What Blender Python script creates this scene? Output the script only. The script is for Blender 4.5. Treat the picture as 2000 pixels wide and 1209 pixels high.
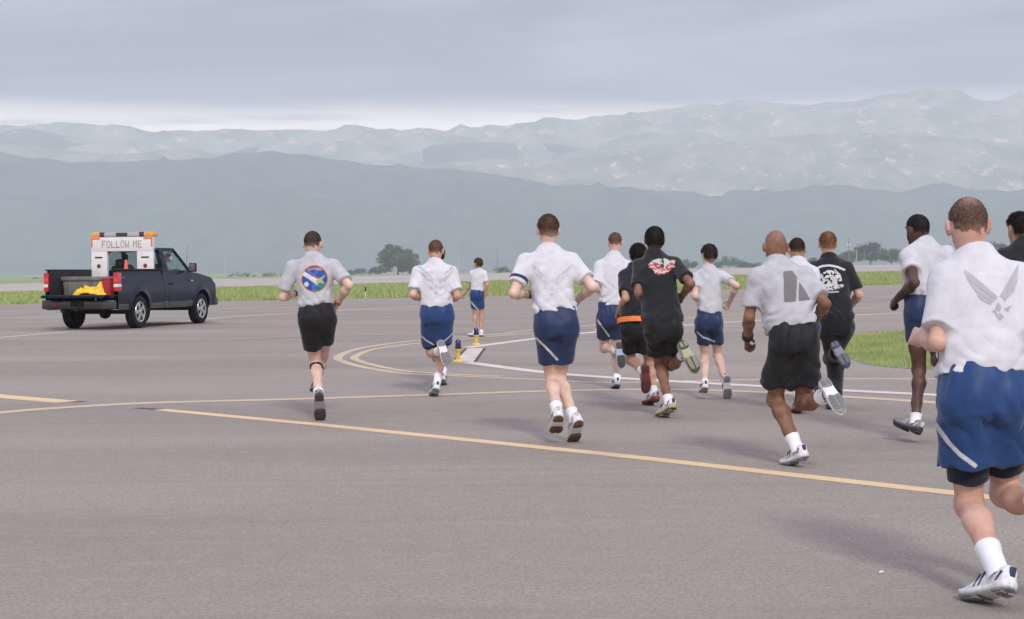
import bpy, bmesh, math, random
import numpy as np
from mathutils import Vector, Matrix
from mathutils.bvhtree import BVHTree

for _o in list(bpy.data.objects):
    bpy.data.objects.remove(_o)
random.seed(7)
scene = bpy.context.scene
COL = scene.collection
R = math.radians

# ------------------------------------------------------------------ camera
FPX, CAM_H, ROLL = 3200.0, 1.35, R(0.45)
PITCH = math.atan(74.5 / FPX)
FWD = np.array([0, math.cos(PITCH), -math.sin(PITCH)])
_U = np.array([0, math.sin(PITCH), math.cos(PITCH)])
_R = np.array([1.0, 0, 0])
RC = math.cos(ROLL) * _R - math.sin(ROLL) * _U
UC = math.sin(ROLL) * _R + math.cos(ROLL) * _U
CAM = np.array([0, 0, CAM_H])
cam_data = bpy.data.cameras.new('camera')
cam_data.sensor_fit = 'HORIZONTAL'
cam_data.sensor_width = 36.0
cam_data.lens = 36.0 * FPX / 2000.0
cam_data.clip_start = 0.1
cam_data.clip_end = 60000.0
cam = bpy.data.objects.new('camera', cam_data)
COL.objects.link(cam)
cam.matrix_world = Matrix(((RC[0], UC[0], -FWD[0], 0), (RC[1], UC[1], -FWD[1], 0),
                           (RC[2], UC[2], -FWD[2], CAM_H), (0, 0, 0, 1)))
scene.camera = cam

# ------------------------------------------------------------------ world, sun, exposure
SUN_EL, SUN_AZ = R(38), R(168)          # sun behind the camera, a little to the right
world = bpy.data.worlds.new('World')
scene.world = world
world.use_nodes = True
nt = world.node_tree
nt.nodes.clear()
def wn(t, **k):
    n = nt.nodes.new(t)
    for a, b in k.items():
        setattr(n, a, b)
    return n
def wm(op, a, b=None, c=None, clamp=False):
    n = wn('ShaderNodeMath', operation=op, use_clamp=clamp)
    for i, v in enumerate((a, b, c)):
        if v is None: continue
        if isinstance(v, (int, float)): n.inputs[i].default_value = v
        else: nt.links.new(v, n.inputs[i])
    return n.outputs[0]
def wmix(fac, a, b):
    n = wn('ShaderNodeMix', data_type='RGBA')
    for i, v in ((0, fac), (6, a), (7, b)):
        if hasattr(v, 'links'): nt.links.new(v, n.inputs[i])
        else: n.inputs[i].default_value = v
    return n.outputs[2]
w_out = wn('ShaderNodeOutputWorld')
bg_sky = wn('ShaderNodeBackground')
sky = wn('ShaderNodeTexSky', sky_type='NISHITA', sun_disc=False)
sky.sun_elevation = SUN_EL
sky.sun_rotation = SUN_AZ
sky.air_density = 1.0; sky.dust_density = 2.0
nt.links.new(sky.outputs[0], bg_sky.inputs[0])
bg_sky.inputs[1].default_value = 0.07
bg_cl = wn('ShaderNodeBackground')
tc = wn('ShaderNodeTexCoord')
sep = wn('ShaderNodeSeparateXYZ')
nt.links.new(tc.outputs['Generated'], sep.inputs[0])
zz = sep.outputs[2]
mp = wn('ShaderNodeMapping'); mp.inputs['Scale'].default_value = (1.5, 1.5, 10.0); mp.inputs['Location'].default_value = (5.1, 0.3, 0.6)
nt.links.new(tc.outputs['Generated'], mp.inputs[0])
n1 = wn('ShaderNodeTexNoise'); n1.inputs['Scale'].default_value = 2.6; n1.inputs['Detail'].default_value = 5
n1.inputs['Roughness'].default_value = 0.5; n1.inputs['Distortion'].default_value = 0.5
nt.links.new(mp.outputs[0], n1.inputs['Vector'])
mp2 = wn('ShaderNodeMapping'); mp2.inputs['Scale'].default_value = (2.4, 2.4, 34.0); mp2.inputs['Location'].default_value = (1.2, 0.4, 0.2)
nt.links.new(tc.outputs['Generated'], mp2.inputs[0])
n2 = wn('ShaderNodeTexNoise'); n2.inputs['Scale'].default_value = 3.0; n2.inputs['Detail'].default_value = 6
nt.links.new(mp2.outputs[0], n2.inputs['Vector'])
rmp = wn('ShaderNodeValToRGB')
rmp.color_ramp.interpolation = 'EASE'
rmp.color_ramp.elements[0].position = 0.30; rmp.color_ramp.elements[0].color = (0.085, 0.085, 0.125, 1)
rmp.color_ramp.elements[1].position = 0.72; rmp.color_ramp.elements[1].color = (0.32, 0.315, 0.40, 1)
nt.links.new(n1.outputs[0], rmp.inputs[0])
# the bright gap under the cloud deck, low above the hills
zw = wm('ADD', zz, wm('MULTIPLY', wm('SUBTRACT', n1.outputs[0], 0.5), 0.022))
gap = wn('ShaderNodeMapRange', interpolation_type='SMOOTHSTEP'); gap.inputs[1].default_value = 0.108; gap.inputs[2].default_value = 0.084
nt.links.new(zw, gap.inputs[0])
gap_n = wn('ShaderNodeMapRange'); gap_n.inputs[1].default_value = 0.26; gap_n.inputs[2].default_value = 0.52
nt.links.new(n2.outputs[0], gap_n.inputs[0])
fac = wm('MULTIPLY', gap.outputs[0], gap_n.outputs[0], clamp=True)
ccol = wmix(fac, rmp.outputs[0], (2.1, 1.8, 1.55, 1))
nt.links.new(ccol, bg_cl.inputs[0])
# overcast deck steeply brightened overhead, out of view, to light ground and haze
nt.links.new(wm('ADD', wm('MULTIPLY', wm('MAXIMUM', zz, 0.0), 6.2), 0.80), bg_cl.inputs[1])
mixw = wn('ShaderNodeMixShader'); mixw.inputs[0].default_value = 0.88
nt.links.new(bg_sky.outputs[0], mixw.inputs[1]); nt.links.new(bg_cl.outputs[0], mixw.inputs[2])
nt.links.new(mixw.outputs[0], w_out.inputs[0])

sun_d = bpy.data.lights.new('sun', 'SUN')
sun_d.energy = 2.0; sun_d.angle = R(10); sun_d.color = (1.0, 0.95, 0.87)
sun = bpy.data.objects.new('sun', sun_d); COL.objects.link(sun)
_sd = Vector((math.sin(SUN_AZ) * math.cos(SUN_EL), math.cos(SUN_AZ) * math.cos(SUN_EL), math.sin(SUN_EL)))
sun.rotation_euler = _sd.to_track_quat('Z', 'Y').to_euler()

vs = scene.view_settings
vs.view_transform = 'Standard'; vs.look = 'None'; vs.exposure = 0.0; vs.gamma = 1.0
vs.use_curve_mapping = False
scene.cycles.use_denoising = True
scene.cycles.max_bounces = 6
scene.cycles.volume_bounces = 2
scene.cycles.transparent_max_bounces = 8

# ------------------------------------------------------------------ helpers
def ray(x, y):
    return FWD + (x - 1000.0) / FPX * RC - (y - 604.5) / FPX * UC
def at(x, y, Y):
    d = ray(x, y)
    return CAM + d * (Y / d[1])
def ground(x, y):
    d = ray(x, y)
    return CAM + d * (-CAM_H / d[2])
def unit(v):
    v = np.asarray(v, float); n = np.linalg.norm(v)
    return v / n if n > 1e-9 else v
def reach(p, x, y, L, near):
    """point on the sight line of pixel (x, y) that is L away from joint p"""
    d = unit(ray(x, y)); o = CAM - p
    b = np.dot(o, d); c = np.dot(o, o) - L * L
    disc = b * b - c
    if disc <= 0:
        q = CAM + d * (-b)
        return p + unit(q - p) * L
    s = math.sqrt(disc)
    return CAM + d * (-b - s if near else -b + s)

def tag(o, label=None, cat=None, group=None, kind=None):
    if label: o['label'] = label
    if cat: o['category'] = cat
    if group: o['group'] = group
    if kind: o['kind'] = kind
    return o
def empty(name, loc=(0, 0, 0)):
    o = bpy.data.objects.new(name, None); COL.objects.link(o)
    o.location = loc; o.empty_display_size = 0.2
    return o
def mesh_obj(name, verts, faces, mat=None, parent=None, smooth=False):
    me = bpy.data.meshes.new(name)
    me.from_pydata([tuple(map(float, v)) for v in verts], [], [tuple(map(int, f)) for f in faces])
    if mat: me.materials.append(mat)
    if smooth: me.shade_smooth()
    me.update()
    o = bpy.data.objects.new(name, me); COL.objects.link(o)
    if parent: o.parent = parent
    return o
def np_mesh(name, V, Q, mat, parent=None, smooth=True):
    """fast mesh from numpy arrays; all faces have the same corner count"""
    V = np.asarray(V, np.float32); Q = np.asarray(Q, np.int32)
    me = bpy.data.meshes.new(name)
    n, k = Q.shape
    me.vertices.add(len(V)); me.vertices.foreach_set('co', V.ravel())
    me.loops.add(n * k); me.loops.foreach_set('vertex_index', Q.ravel())
    me.polygons.add(n); me.polygons.foreach_set('loop_start', np.arange(0, n * k, k, dtype=np.int32))
    if smooth: me.polygons.foreach_set('use_smooth', np.ones(n, bool))
    if mat: me.materials.append(mat)
    me.update(calc_edges=True); me.validate()
    o = bpy.data.objects.new(name, me); COL.objects.link(o)
    if parent: o.parent = parent
    return o
class MB:
    """collects simple solids into one mesh"""
    def __init__(s): s.v = []; s.f = []
    def add(s, v, f):
        k = len(s.v); s.v += [tuple(p) for p in v]; s.f += [tuple(i + k for i in q) for q in f]; return s
    def box(s, c, d, rot=None, taper=1.0):
        hx, hy, hz = d[0] / 2, d[1] / 2, d[2] / 2
        v = [(-hx, -hy, -hz), (hx, -hy, -hz), (hx, hy, -hz), (-hx, hy, -hz),
             (-hx * taper, -hy * taper, hz), (hx * taper, -hy * taper, hz), (hx * taper, hy * taper, hz), (-hx * taper, hy * taper, hz)]
        if rot is not None: v = [tuple(rot @ Vector(p)) for p in v]
        v = [(p[0] + c[0], p[1] + c[1], p[2] + c[2]) for p in v]
        return s.add(v, [(0, 3, 2, 1), (4, 5, 6, 7), (0, 1, 5, 4), (1, 2, 6, 5), (2, 3, 7, 6), (3, 0, 4, 7)])
    def tube(s, a, b, ra, rb=None, n=12, caps=True):
        rb = ra if rb is None else rb
        a = np.array(a, float); b = np.array(b, float); w = unit(b - a)
        u = unit(np.cross(w, [0, 0, 1.0] if abs(w[2]) < .9 else [1.0, 0, 0])); t = np.cross(w, u)
        v = []
        for p, r in ((a, ra), (b, rb)):
            for i in range(n):
                q = 2 * math.pi * i / n
                v.append(tuple(p + r * (math.cos(q) * u + math.sin(q) * t)))
        f = [(i, (i + 1) % n, n + (i + 1) % n, n + i) for i in range(n)]
        if caps: f += [tuple(reversed(range(n))), tuple(range(n, 2 * n))]
        return s.add(v, f)
    def lathe(s, prof, c=(0, 0, 0), axis='z', n=24):
        """prof: list of (r, h) along the axis"""
        v = []
        for r, h in prof:
            for i in range(n):
                q = 2 * math.pi * i / n
                x, y = r * math.cos(q), r * math.sin(q)
                p = (x, y, h) if axis == 'z' else (h, x, y)
                v.append((p[0] + c[0], p[1] + c[1], p[2] + c[2]))
        f = []
        for j in range(len(prof) - 1):
            for i in range(n):
                f.append((j * n + i, j * n + (i + 1) % n, (j + 1) * n + (i + 1) % n, (j + 1) * n + i))
        f += [tuple(reversed(range(n))), tuple(range((len(prof) - 1) * n, len(prof) * n))]
        return s.add(v, f)
    def prism(s, poly, h0, h1, plane='xy'):
        n = len(poly); v = []
        for h in (h0, h1):
            for a, b in poly:
                v.append((a, b, h) if plane == 'xy' else ((h, a, b) if plane == 'yz' else (a, h, b)))
        f = [(i, (i + 1) % n, n + (i + 1) % n, n + i) for i in range(n)] + [tuple(reversed(range(n))), tuple(range(n, 2 * n))]
        return s.add(v, f)
    def build(s, name, mat, parent=None, smooth=False, bevel=0, seg=2, sharp=40):
        me = bpy.data.meshes.new(name); me.from_pydata(s.v, [], s.f)
        bm = bmesh.new(); bm.from_mesh(me); bmesh.ops.recalc_face_normals(bm, faces=bm.faces)
        if bevel:
            ed = [e for e in bm.edges if len(e.link_faces) == 2 and e.calc_face_angle(0) > R(30)]
            bmesh.ops.bevel(bm, geom=ed, offset=bevel, segments=seg, affect='EDGES', profile=.6, clamp_overlap=True)
        if smooth or bevel:
            for f in bm.faces: f.smooth = True
            for e in bm.edges:
                if len(e.link_faces) == 2 and e.calc_face_angle(0) > R(sharp): e.smooth = False
        bm.to_mesh(me); bm.free()
        if mat: me.materials.append(mat)
        o = bpy.data.objects.new(name, me); COL.objects.link(o)
        if parent: o.parent = parent
        return o

# ------------------------------------------------------------------ materials
MATS = {}
def mat(name, color, rough=0.6, spec=0.4, metal=0.0, var=0.0, vscale=20.0, bump=0.0, bscale=200.0, color2=None,
        sss=0.0, sheen=0.0, coat=0.0, alpha=1.0, emit=None, detail=6.0, stretch=None, vlow=0.35, vhigh=0.65, bdist=0.004):
    if name in MATS: return MATS[name]
    m = bpy.data.materials.new(name); m.use_nodes = True
    t = m.node_tree; b = t.nodes['Principled BSDF']
    c = tuple(color) + (1,)
    b.inputs['Base Color'].default_value = c
    b.inputs['Roughness'].default_value = rough
    b.inputs['Specular IOR Level'].default_value = spec
    b.inputs['Metallic'].default_value = metal
    if sss:
        b.inputs['Subsurface Weight'].default_value = sss
        b.inputs['Subsurface Radius'].default_value = (0.012, 0.005, 0.003)
        b.inputs['Subsurface Scale'].default_value = 1.0
    if sheen: b.inputs['Sheen Weight'].default_value = sheen
    if coat:
        b.inputs['Coat Weight'].default_value = coat; b.inputs['Coat Roughness'].default_value = 0.06
    if emit:
        b.inputs['Emission Color'].default_value = c; b.inputs['Emission Strength'].default_value = emit
    co = t.nodes.new('ShaderNodeTexCoord')
    vec = co.outputs['Object']
    if stretch:
        mpn = t.nodes.new('ShaderNodeMapping'); mpn.inputs['Scale'].default_value = stretch
        t.links.new(vec, mpn.inputs[0]); vec = mpn.outputs[0]
    if var or color2:
        n = t.nodes.new('ShaderNodeTexNoise'); n.inputs['Scale'].default_value = vscale; n.inputs['Detail'].default_value = detail
        t.links.new(vec, n.inputs['Vector'])
        mr = t.nodes.new('ShaderNodeMapRange'); mr.inputs[1].default_value = vlow; mr.inputs[2].default_value = vhigh
        t.links.new(n.outputs[0], mr.inputs[0])
        mx = t.nodes.new('ShaderNodeMix'); mx.data_type = 'RGBA'
        c2 = tuple(color2) + (1,) if color2 else tuple(min(1, x * (1 + var)) for x in color) + (1,)
        c1 = c if color2 else tuple(x * (1 - var) for x in color) + (1,)
        mx.inputs[6].default_value = c1; mx.inputs[7].default_value = c2
        t.links.new(mr.outputs[0], mx.inputs[0]); t.links.new(mx.outputs[2], b.inputs['Base Color'])
    if bump:
        n = t.nodes.new('ShaderNodeTexNoise'); n.inputs['Scale'].default_value = bscale; n.inputs['Detail'].default_value = 4
        t.links.new(vec, n.inputs['Vector'])
        bp = t.nodes.new('ShaderNodeBump'); bp.inputs['Strength'].default_value = bump; bp.inputs['Distance'].default_value = bdist
        t.links.new(n.outputs[0], bp.inputs['Height']); t.links.new(bp.outputs[0], b.inputs['Normal'])
    if alpha < 1: b.inputs['Alpha'].default_value = alpha
    MATS[name] = m
    return m
def attr_mat(name, rough=0.6):
    m = bpy.data.materials.new(name); m.use_nodes = True
    t = m.node_tree; a = t.nodes.new('ShaderNodeAttribute'); a.attribute_name = 'Col'
    b = t.nodes['Principled BSDF']; b.inputs['Roughness'].default_value = rough; b.inputs['Specular IOR Level'].default_value = 0.2
    t.links.new(a.outputs['Color'], b.inputs['Base Color'])
    return m
def srgb(r, g, b):
    return tuple(((c / 255 + .055) / 1.055) ** 2.4 if c > 10 else c / 255 / 12.92 for c in (r, g, b))
rng = np.random.default_rng(11)
_LAT = rng.random((64, 64, 64)).astype(np.float32)
def vnoise(P):
    """value noise, P (...,3) -> about -1..1"""
    P = np.asarray(P, np.float32)
    i = np.floor(P).astype(np.int32); f = P - i
    f = f * f * (3 - 2 * f); i &= 63; j = (i + 1) & 63
    x0, y0, z0 = i[..., 0], i[..., 1], i[..., 2]; x1, y1, z1 = j[..., 0], j[..., 1], j[..., 2]
    fx, fy, fz = f[..., 0], f[..., 1], f[..., 2]
    L = _LAT
    a = L[x0, y0, z0] * (1 - fx) + L[x1, y0, z0] * fx
    b = L[x0, y1, z0] * (1 - fx) + L[x1, y1, z0] * fx
    c = L[x0, y0, z1] * (1 - fx) + L[x1, y0, z1] * fx
    d = L[x0, y1, z1] * (1 - fx) + L[x1, y1, z1] * fx
    return ((a * (1 - fy) + b * fy) * (1 - fz) + (c * (1 - fy) + d * fy) * fz) * 2 - 1
# ================================================================== the setting
def edge_y(X):
    """far edge of the apron"""
    return np.interp(X, [-200, -60, -14.6, 0, 32, 60, 300], [20, 60, 80, 92, 136, 165, 330])
Y1, Y2 = 200.0, 300.0
def terrain(X, Y):
    Xc = np.clip(X, -170, 170)
    e = edge_y(X) + 1.5
    t1 = 0.22 + 0.0155 * Xc; t2 = 1.05 + 0.0138 * Xc
    y1 = np.maximum(Y1, e + 15); y2 = np.maximum(Y2, y1 + 60)
    a = np.clip((Y - e) / (y1 - e), 0, 1); a = a * a * (3 - 2 * a)
    b = np.clip((Y - y1) / (y2 - y1), 0, 1)
    c = np.clip((Y - y2) / 60, 0, 1)
    d = np.clip((Y - 1200) / 1500, 0, 1)
    z = -0.012 + a * t1 + b * (t2 - t1) - c * 1.0
    return z * (1 - d) + d * 0.0
def grid_mesh(name, xs, ys, zf, m):
    X, Y = np.meshgrid(xs, ys, indexing='ij')
    V = np.stack([X, Y, zf(X, Y)], -1).reshape(-1, 3)
    nx, ny = len(xs), len(ys)
    i = np.arange(nx - 1)[:, None] * ny + np.arange(ny - 1)[None, :]
    Q = np.stack([i, i + ny, i + ny + 1, i + 1], -1).reshape(-1, 4)
    return np_mesh(name, V, Q, m)

def node_mat(name):
    m = bpy.data.materials.new(name); m.use_nodes = True
    t = m.node_tree
    return m, t, t.nodes['Principled BSDF']
def nz(t, vec, scale, detail=6, rough=.55, stretch=None, dist=0.0):
    if stretch:
        mpn = t.nodes.new('ShaderNodeMapping'); mpn.inputs['Scale'].default_value = stretch
        t.links.new(vec, mpn.inputs[0]); vec = mpn.outputs[0]
    n = t.nodes.new('ShaderNodeTexNoise'); n.inputs['Scale'].default_value = scale
    n.inputs['Detail'].default_value = detail; n.inputs['Roughness'].default_value = rough; n.inputs['Distortion'].default_value = dist
    t.links.new(vec, n.inputs['Vector'])
    return n.outputs[0]
def mrange(t, v, a, b, c=0.0, d=1.0, smooth=True):
    n = t.nodes.new('ShaderNodeMapRange'); n.interpolation_type = 'SMOOTHSTEP' if smooth else 'LINEAR'
    for i, x in ((1, a), (2, b), (3, c), (4, d)): n.inputs[i].default_value = x
    t.links.new(v, n.inputs[0]); return n.outputs[0]
def cmix(t, fac, a, b, mode='MIX'):
    n = t.nodes.new('ShaderNodeMix'); n.data_type = 'RGBA'; n.blend_type = mode
    for i, v in ((0, fac), (6, a), (7, b)):
        if hasattr(v, 'links'): t.links.new(v, n.inputs[i])
        elif i == 0: n.inputs[0].default_value = v
        else: n.inputs[i].default_value = tuple(v) + (1,)
    return n.outputs[2]
def bumpn(t, b, h, strength, dist):
    n = t.nodes.new('ShaderNodeBump'); n.inputs['Strength'].default_value = strength; n.inputs['Distance'].default_value = dist
    t.links.new(h, n.inputs['Height']); t.links.new(n.outputs[0], b.inputs['Normal'])

# grass ground
m_ground, t, b = node_mat('grass_field')
co = t.nodes.new('ShaderNodeTexCoord').outputs['Object']
c = cmix(t, mrange(t, nz(t, co, .09, 5), .35, .65), (.22, .29, .11), (.30, .345, .145))
c = cmix(t, mrange(t, nz(t, co, .6, 6, stretch=(.4, 1, 1)), .45, .75, 0, .6), c, (.37, .35, .20))
c = cmix(t, mrange(t, nz(t, co, 5, 3), .4, .7, 0, .5), c, (.15, .21, .075))
t.links.new(c, b.inputs['Base Color']); b.inputs['Roughness'].default_value = .95; b.inputs['Specular IOR Level'].default_value = .1
bumpn(t, b, nz(t, co, 9, 4), .8, .05)

# weathered apron asphalt
m_asph, t, b = node_mat('weathered_asphalt')
co = t.nodes.new('ShaderNodeTexCoord').outputs['Object']
c = cmix(t, mrange(t, nz(t, co, .35, 5, stretch=(.25, 1, 1)), .3, .7), (.270, .238, .198), (.37, .328, .276))
c = cmix(t, mrange(t, nz(t, co, .5, 6, .65, stretch=(.16, 1.3, 1), dist=1.2), .52, .74, 0, .5), c, (.205, .177, .145))
c = cmix(t, mrange(t, nz(t, co, .22, 4, .6, stretch=(.12, 1.0, 1), dist=2.0), .58, .66, 0, .22), c, (.175, .152, .125))
c = cmix(t, mrange(t, nz(t, co, 45, 4, .75), .38, .62, 0, .75), c, (.195, .170, .138))
c = cmix(t, mrange(t, nz(t, co, 7, 5, .7), .45, .7, 0, .35), c, (.36, .32, .27))
c = cmix(t, mrange(t, nz(t, co, 160, 2, .8), .58, .68, 0, .7), c, (.56, .52, .46))
c = cmix(t, mrange(t, nz(t, co, 120, 2, .8), .64, .74, 0, .7), c, (.08, .07, .058))
t.links.new(c, b.inputs['Base Color']); b.inputs['Roughness'].default_value = .88; b.inputs['Specular IOR Level'].default_value = .25
bumpn(t, b, nz(t, co, 70, 4, .75), .5, .008)

m_conc = mat('runway_concrete', (.41, .37, .325), .9, .2, var=.12, vscale=.15, stretch=(.2, 1, 1))
def paint(name, colr, wear=.35):
    m, t, b = node_mat(name)
    co = t.nodes.new('ShaderNodeTexCoord').outputs['Object']
    c = cmix(t, mrange(t, nz(t, co, 1.3, 6, .7, stretch=(.5, 1, 1)), .45, .72, 0, wear), colr, (.27, .235, .19))
    c = cmix(t, mrange(t, nz(t, co, 60, 3, .7), .5, .72, 0, .55), c, (.25, .215, .175))
    t.links.new(c, b.inputs['Base Color']); b.inputs['Roughness'].default_value = .75
    return m
m_yel = paint('taxi_yellow_paint', (.72, .52, .27), .35)
m_yel_old = paint('faded_yellow_paint', (.56, .44, .28), .55)
m_white = paint('white_paint', (.66, .60, .52), .4)
m_tar = mat('tar_patch', (.09, .085, .085), .9, .2, var=.3, vscale=6)

ground_xs = np.concatenate([np.linspace(-9000, -220, 26)[:-1], np.linspace(-220, 220, 89), np.linspace(220, 9000, 26)[1:]])
ground_ys = np.concatenate([np.linspace(-40, 400, 111), np.linspace(400, 3000, 40)[1:], np.linspace(3000, 10300, 10)[1:]])
tag(grid_mesh('ground', ground_xs, ground_ys, lambda X, Y: terrain(X, Y) - 0.02 * (Y < edge_y(X) - 4) - 0.01, m_ground), kind='structure')

# apron sheet, a triangulated strip up to its wavering far edge
xs = np.linspace(-140, 200, 171)
wob = vnoise(np.stack([xs * .25, xs * 0, xs * 0 + 4], -1)) * .6 + vnoise(np.stack([xs * .9, xs * 0, xs * 0 + 9], -1)) * .3
ey = edge_y(xs) + wob
rows = [0.0, .1, .3, .6, 1.0]
V = np.array([[(x, -40 + (e + 40) * r, 0.0) for r in rows] for x, e in zip(xs, ey)]).reshape(-1, 3)
k = len(rows)
i = np.arange(len(xs) - 1)[:, None] * k + np.arange(k - 1)[None, :]
tag(np_mesh('apron', V, np.stack([i, i + k, i + k + 1, i + 1], -1).reshape(-1, 4), m_asph), kind='structure')

# runway beyond the grass, lying on the gentle rise
xs = np.linspace(-165, 165, 67); ys = np.linspace(0, 1, 6)
XX, TT = np.meshgrid(xs, ys, indexing='ij')
YY = Y1 + (Y2 - Y1) * TT
V = np.stack([XX, YY, terrain(XX, YY) + .05], -1).reshape(-1, 3)
i = np.arange(66)[:, None] * 6 + np.arange(5)[None, :]
tag(np_mesh('runway', V, np.stack([i, i + 6, i + 7, i + 1], -1).reshape(-1, 4), m_conc), kind='structure')

def spline(pts, n=10):
    P = np.array(pts, float); out = []
    Q = np.vstack([2 * P[0] - P[1], P, 2 * P[-1] - P[-2]])
    for i in range(1, len(Q) - 2):
        for s in np.linspace(0, 1, n, endpoint=False):
            a, b_, c_, d_ = Q[i - 1], Q[i], Q[i + 1], Q[i + 2]
            out.append(.5 * (2 * b_ + (c_ - a) * s + (2 * a - 5 * b_ + 4 * c_ - d_) * s * s + (3 * b_ - a - 3 * c_ + d_) * s ** 3))
    out.append(P[-1]); return np.array(out)
def line(name, px, width, m, z, curve=True, ends=None):
    """painted ground line through the ground points seen at the given spots"""
    g = np.array([ground(*p)[:2] for p in px])
    if curve and len(g) > 2: g = spline(g, 8)
    tn = np.gradient(g, axis=0); tn /= np.linalg.norm(tn, axis=1)[:, None]
    nrm = np.stack([-tn[:, 1], tn[:, 0]], -1); z = z * .4
    L = g + nrm * width / 2; Rr = g - nrm * width / 2
    n = len(g)
    V = np.vstack([np.c_[L, np.full(n, z)], np.c_[Rr, np.full(n, z)]])
    i = np.arange(n - 1)
    o = np_mesh(name, V, np.stack([i, i + 1, n + i + 1, n + i], -1), m, smooth=False)
    return tag(o, kind='structure')
line('yellow_line', [(312, 800), (620, 829), (1000, 868), (1250, 894), (1560, 929), (1890, 966), (2200, 1002)], .17, m_yel, .004, False)
line('faded_yellow_line', [(-200, 826), (0, 806), (130, 796), (300, 787), (600, 779), (860, 771), (1060, 764), (1240, 761), (1440, 764), (1650, 775), (1835, 787), (2100, 806)], .24, m_yel_old, .006)
line('yellow_edge_line', [(-150, 758), (0, 774), (132, 785)], .30, m_yel, .004, False)
line('taxi_curve_outer', [(1840, 740), (1640, 740), (1440, 742), (1190, 747), (1070, 742), (980, 738), (869, 733), (788, 729), (710, 717), (668, 705), (661, 697), (688, 684), (746, 673), (824, 664), (950, 654), (1040, 645), (1160, 634), (1340, 621), (1450, 613), (1680, 601), (1790, 597), (2050, 588)], .14, m_yel_old, .003)
line('taxi_curve_inner', [(980, 735), (848, 729), (788, 724), (734, 714), (700, 704), (693, 697), (722, 684), (770, 676), (830, 669), (950, 658), (1040, 649)], .13, m_yel_old, .0045)
line('white_line', [(912, 708), (1060, 727), (1200, 738), (1440, 752), (1650, 763), (1835, 772), (2100, 786)], .26, m_white, .008)
line('white_line', [(912, 679), (1050, 661), (1170, 648), (1330, 636), (1460, 627), (1680, 615), (1790, 610), (2060, 600)], .26, m_white, .008)
line('far_yellow_line', [(-120, 668), (0, 659), (130, 648), (300, 634), (425, 621), (560, 612), (820, 598), (1000, 592)], .24, m_yel_old, .003)
line('tar_patch', [(268, 797), (300, 799), (334, 801)], .11, m_tar, .0025, False)
line('tar_patch', [(120, 783), (160, 785)], .16, m_tar, .0025, False)
m_crack = mat('crack_seal', (.13, .115, .10), .8, .2, var=.25, vscale=2)
for pts, wd in (([(455, 665), (640, 657), (830, 654), (1040, 648), (1150, 644)], .16), ([(425, 607), (620, 603), (830, 598), (1000, 592)], .35), ([(-60, 620), (10, 617), (72, 614)], .30), ([(1345, 583), (1450, 579), (1560, 576)], .45), ([(1650, 590), (1720, 588), (1790, 585)], .40), ([(-80, 715), (160, 706), (420, 700), (560, 697)], .05)):
    line('crack_seal', pts, wd, m_crack, .0015)
# light concrete panel between the two white lines
q = [ground(*p) for p in ((912, 680), (946, 680), (926, 708), (888, 705))]
tag(mesh_obj('concrete_panel', [(p[0], p[1], .002) for p in q], [(0, 1, 2, 3)], mat('pale_panel', (.56, .50, .43), .9, .2, var=.15, vscale=3)), kind='structure')
for a, b2 in (((911, 680), (887, 705)), ((947, 680), (927, 708))):
    line('panel_joint', [a, b2], .05, m_tar, .0065, False)

# grass island on the right
isl_px = [(1836, 649), (1760, 650), (1690, 656), (1654, 664), (1644, 680), (1655, 697), (1690, 711), (1760, 719), (1840, 722), (2000, 727), (2300, 735), (2300, 640), (2000, 646)]
isl = spline([ground(*p)[:2] for p in isl_px + isl_px[:1]], 6)[:-1]
cen = isl.mean(0)
bmx = bmesh.new()
vs_ = [bmx.verts.new((p[0], p[1], .004)) for p in isl]
inner = [bmx.verts.new((p[0] * .96 + cen[0] * .04, p[1] * .96 + cen[1] * .04, .02)) for p in isl]
for q in range(len(isl)):
    bmx.faces.new((vs_[q], vs_[(q + 1) % len(isl)], inner[(q + 1) % len(isl)], inner[q]))
bmx.faces.new(inner)
bmesh.ops.triangulate(bmx, faces=[f for f in bmx.faces if len(f.verts) > 4]); bmesh.ops.recalc_face_normals(bmx, faces=bmx.faces)
me = bpy.data.meshes.new('grass_island'); bmx.to_mesh(me); bmx.free(); me.materials.append(m_ground)
o = bpy.data.objects.new('grass_island', me); COL.objects.link(o); tag(o, kind='structure')

def inside(poly, P):
    x, y = P[:, 0], P[:, 1]; r = np.zeros(len(P), bool); j = len(poly) - 1
    for i in range(len(poly)):
        xi, yi = poly[i]; xj, yj = poly[j]
        c = ((yi > y) != (yj > y)) & (x < (xj - xi) * (y - yi) / (yj - yi + 1e-12) + xi)
        r ^= c; j = i
    return r
def blades(name, P, hgt, wid, m, seed):
    g = np.random.default_rng(seed); n = len(P)
    a = g.random(n) * 6.283; h = hgt * (.5 + g.random(n)); lean = (g.random((n, 2)) - .5) * h[:, None] * .9
    dx = np.stack([np.cos(a), np.sin(a)], -1) * wid / 2
    V = np.empty((n, 3, 3), np.float32)
    V[:, 0, :2] = P[:, :2] - dx; V[:, 1, :2] = P[:, :2] + dx; V[:, 2, :2] = P[:, :2] + lean
    V[:, 0, 2] = P[:, 2]; V[:, 1, 2] = P[:, 2]; V[:, 2, 2] = P[:, 2] + h
    return np_mesh(name, V.reshape(-1, 3), np.arange(n * 3).reshape(-1, 3), m, smooth=False)
m_blade = mat('grass_blades', (.24, .32, .105), .8, .2, color2=(.40, .43, .18), vscale=1.2)
g = np.random.default_rng(3)
lo, hi = isl.min(0), isl.max(0); hi[0] = min(hi[0], 10.5)
P = lo + g.random((60000, 2)) * (hi - lo); P = P + g.normal(0, .10, P.shape); P = P[inside(isl, P + g.normal(0, .14, P.shape))]
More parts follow.
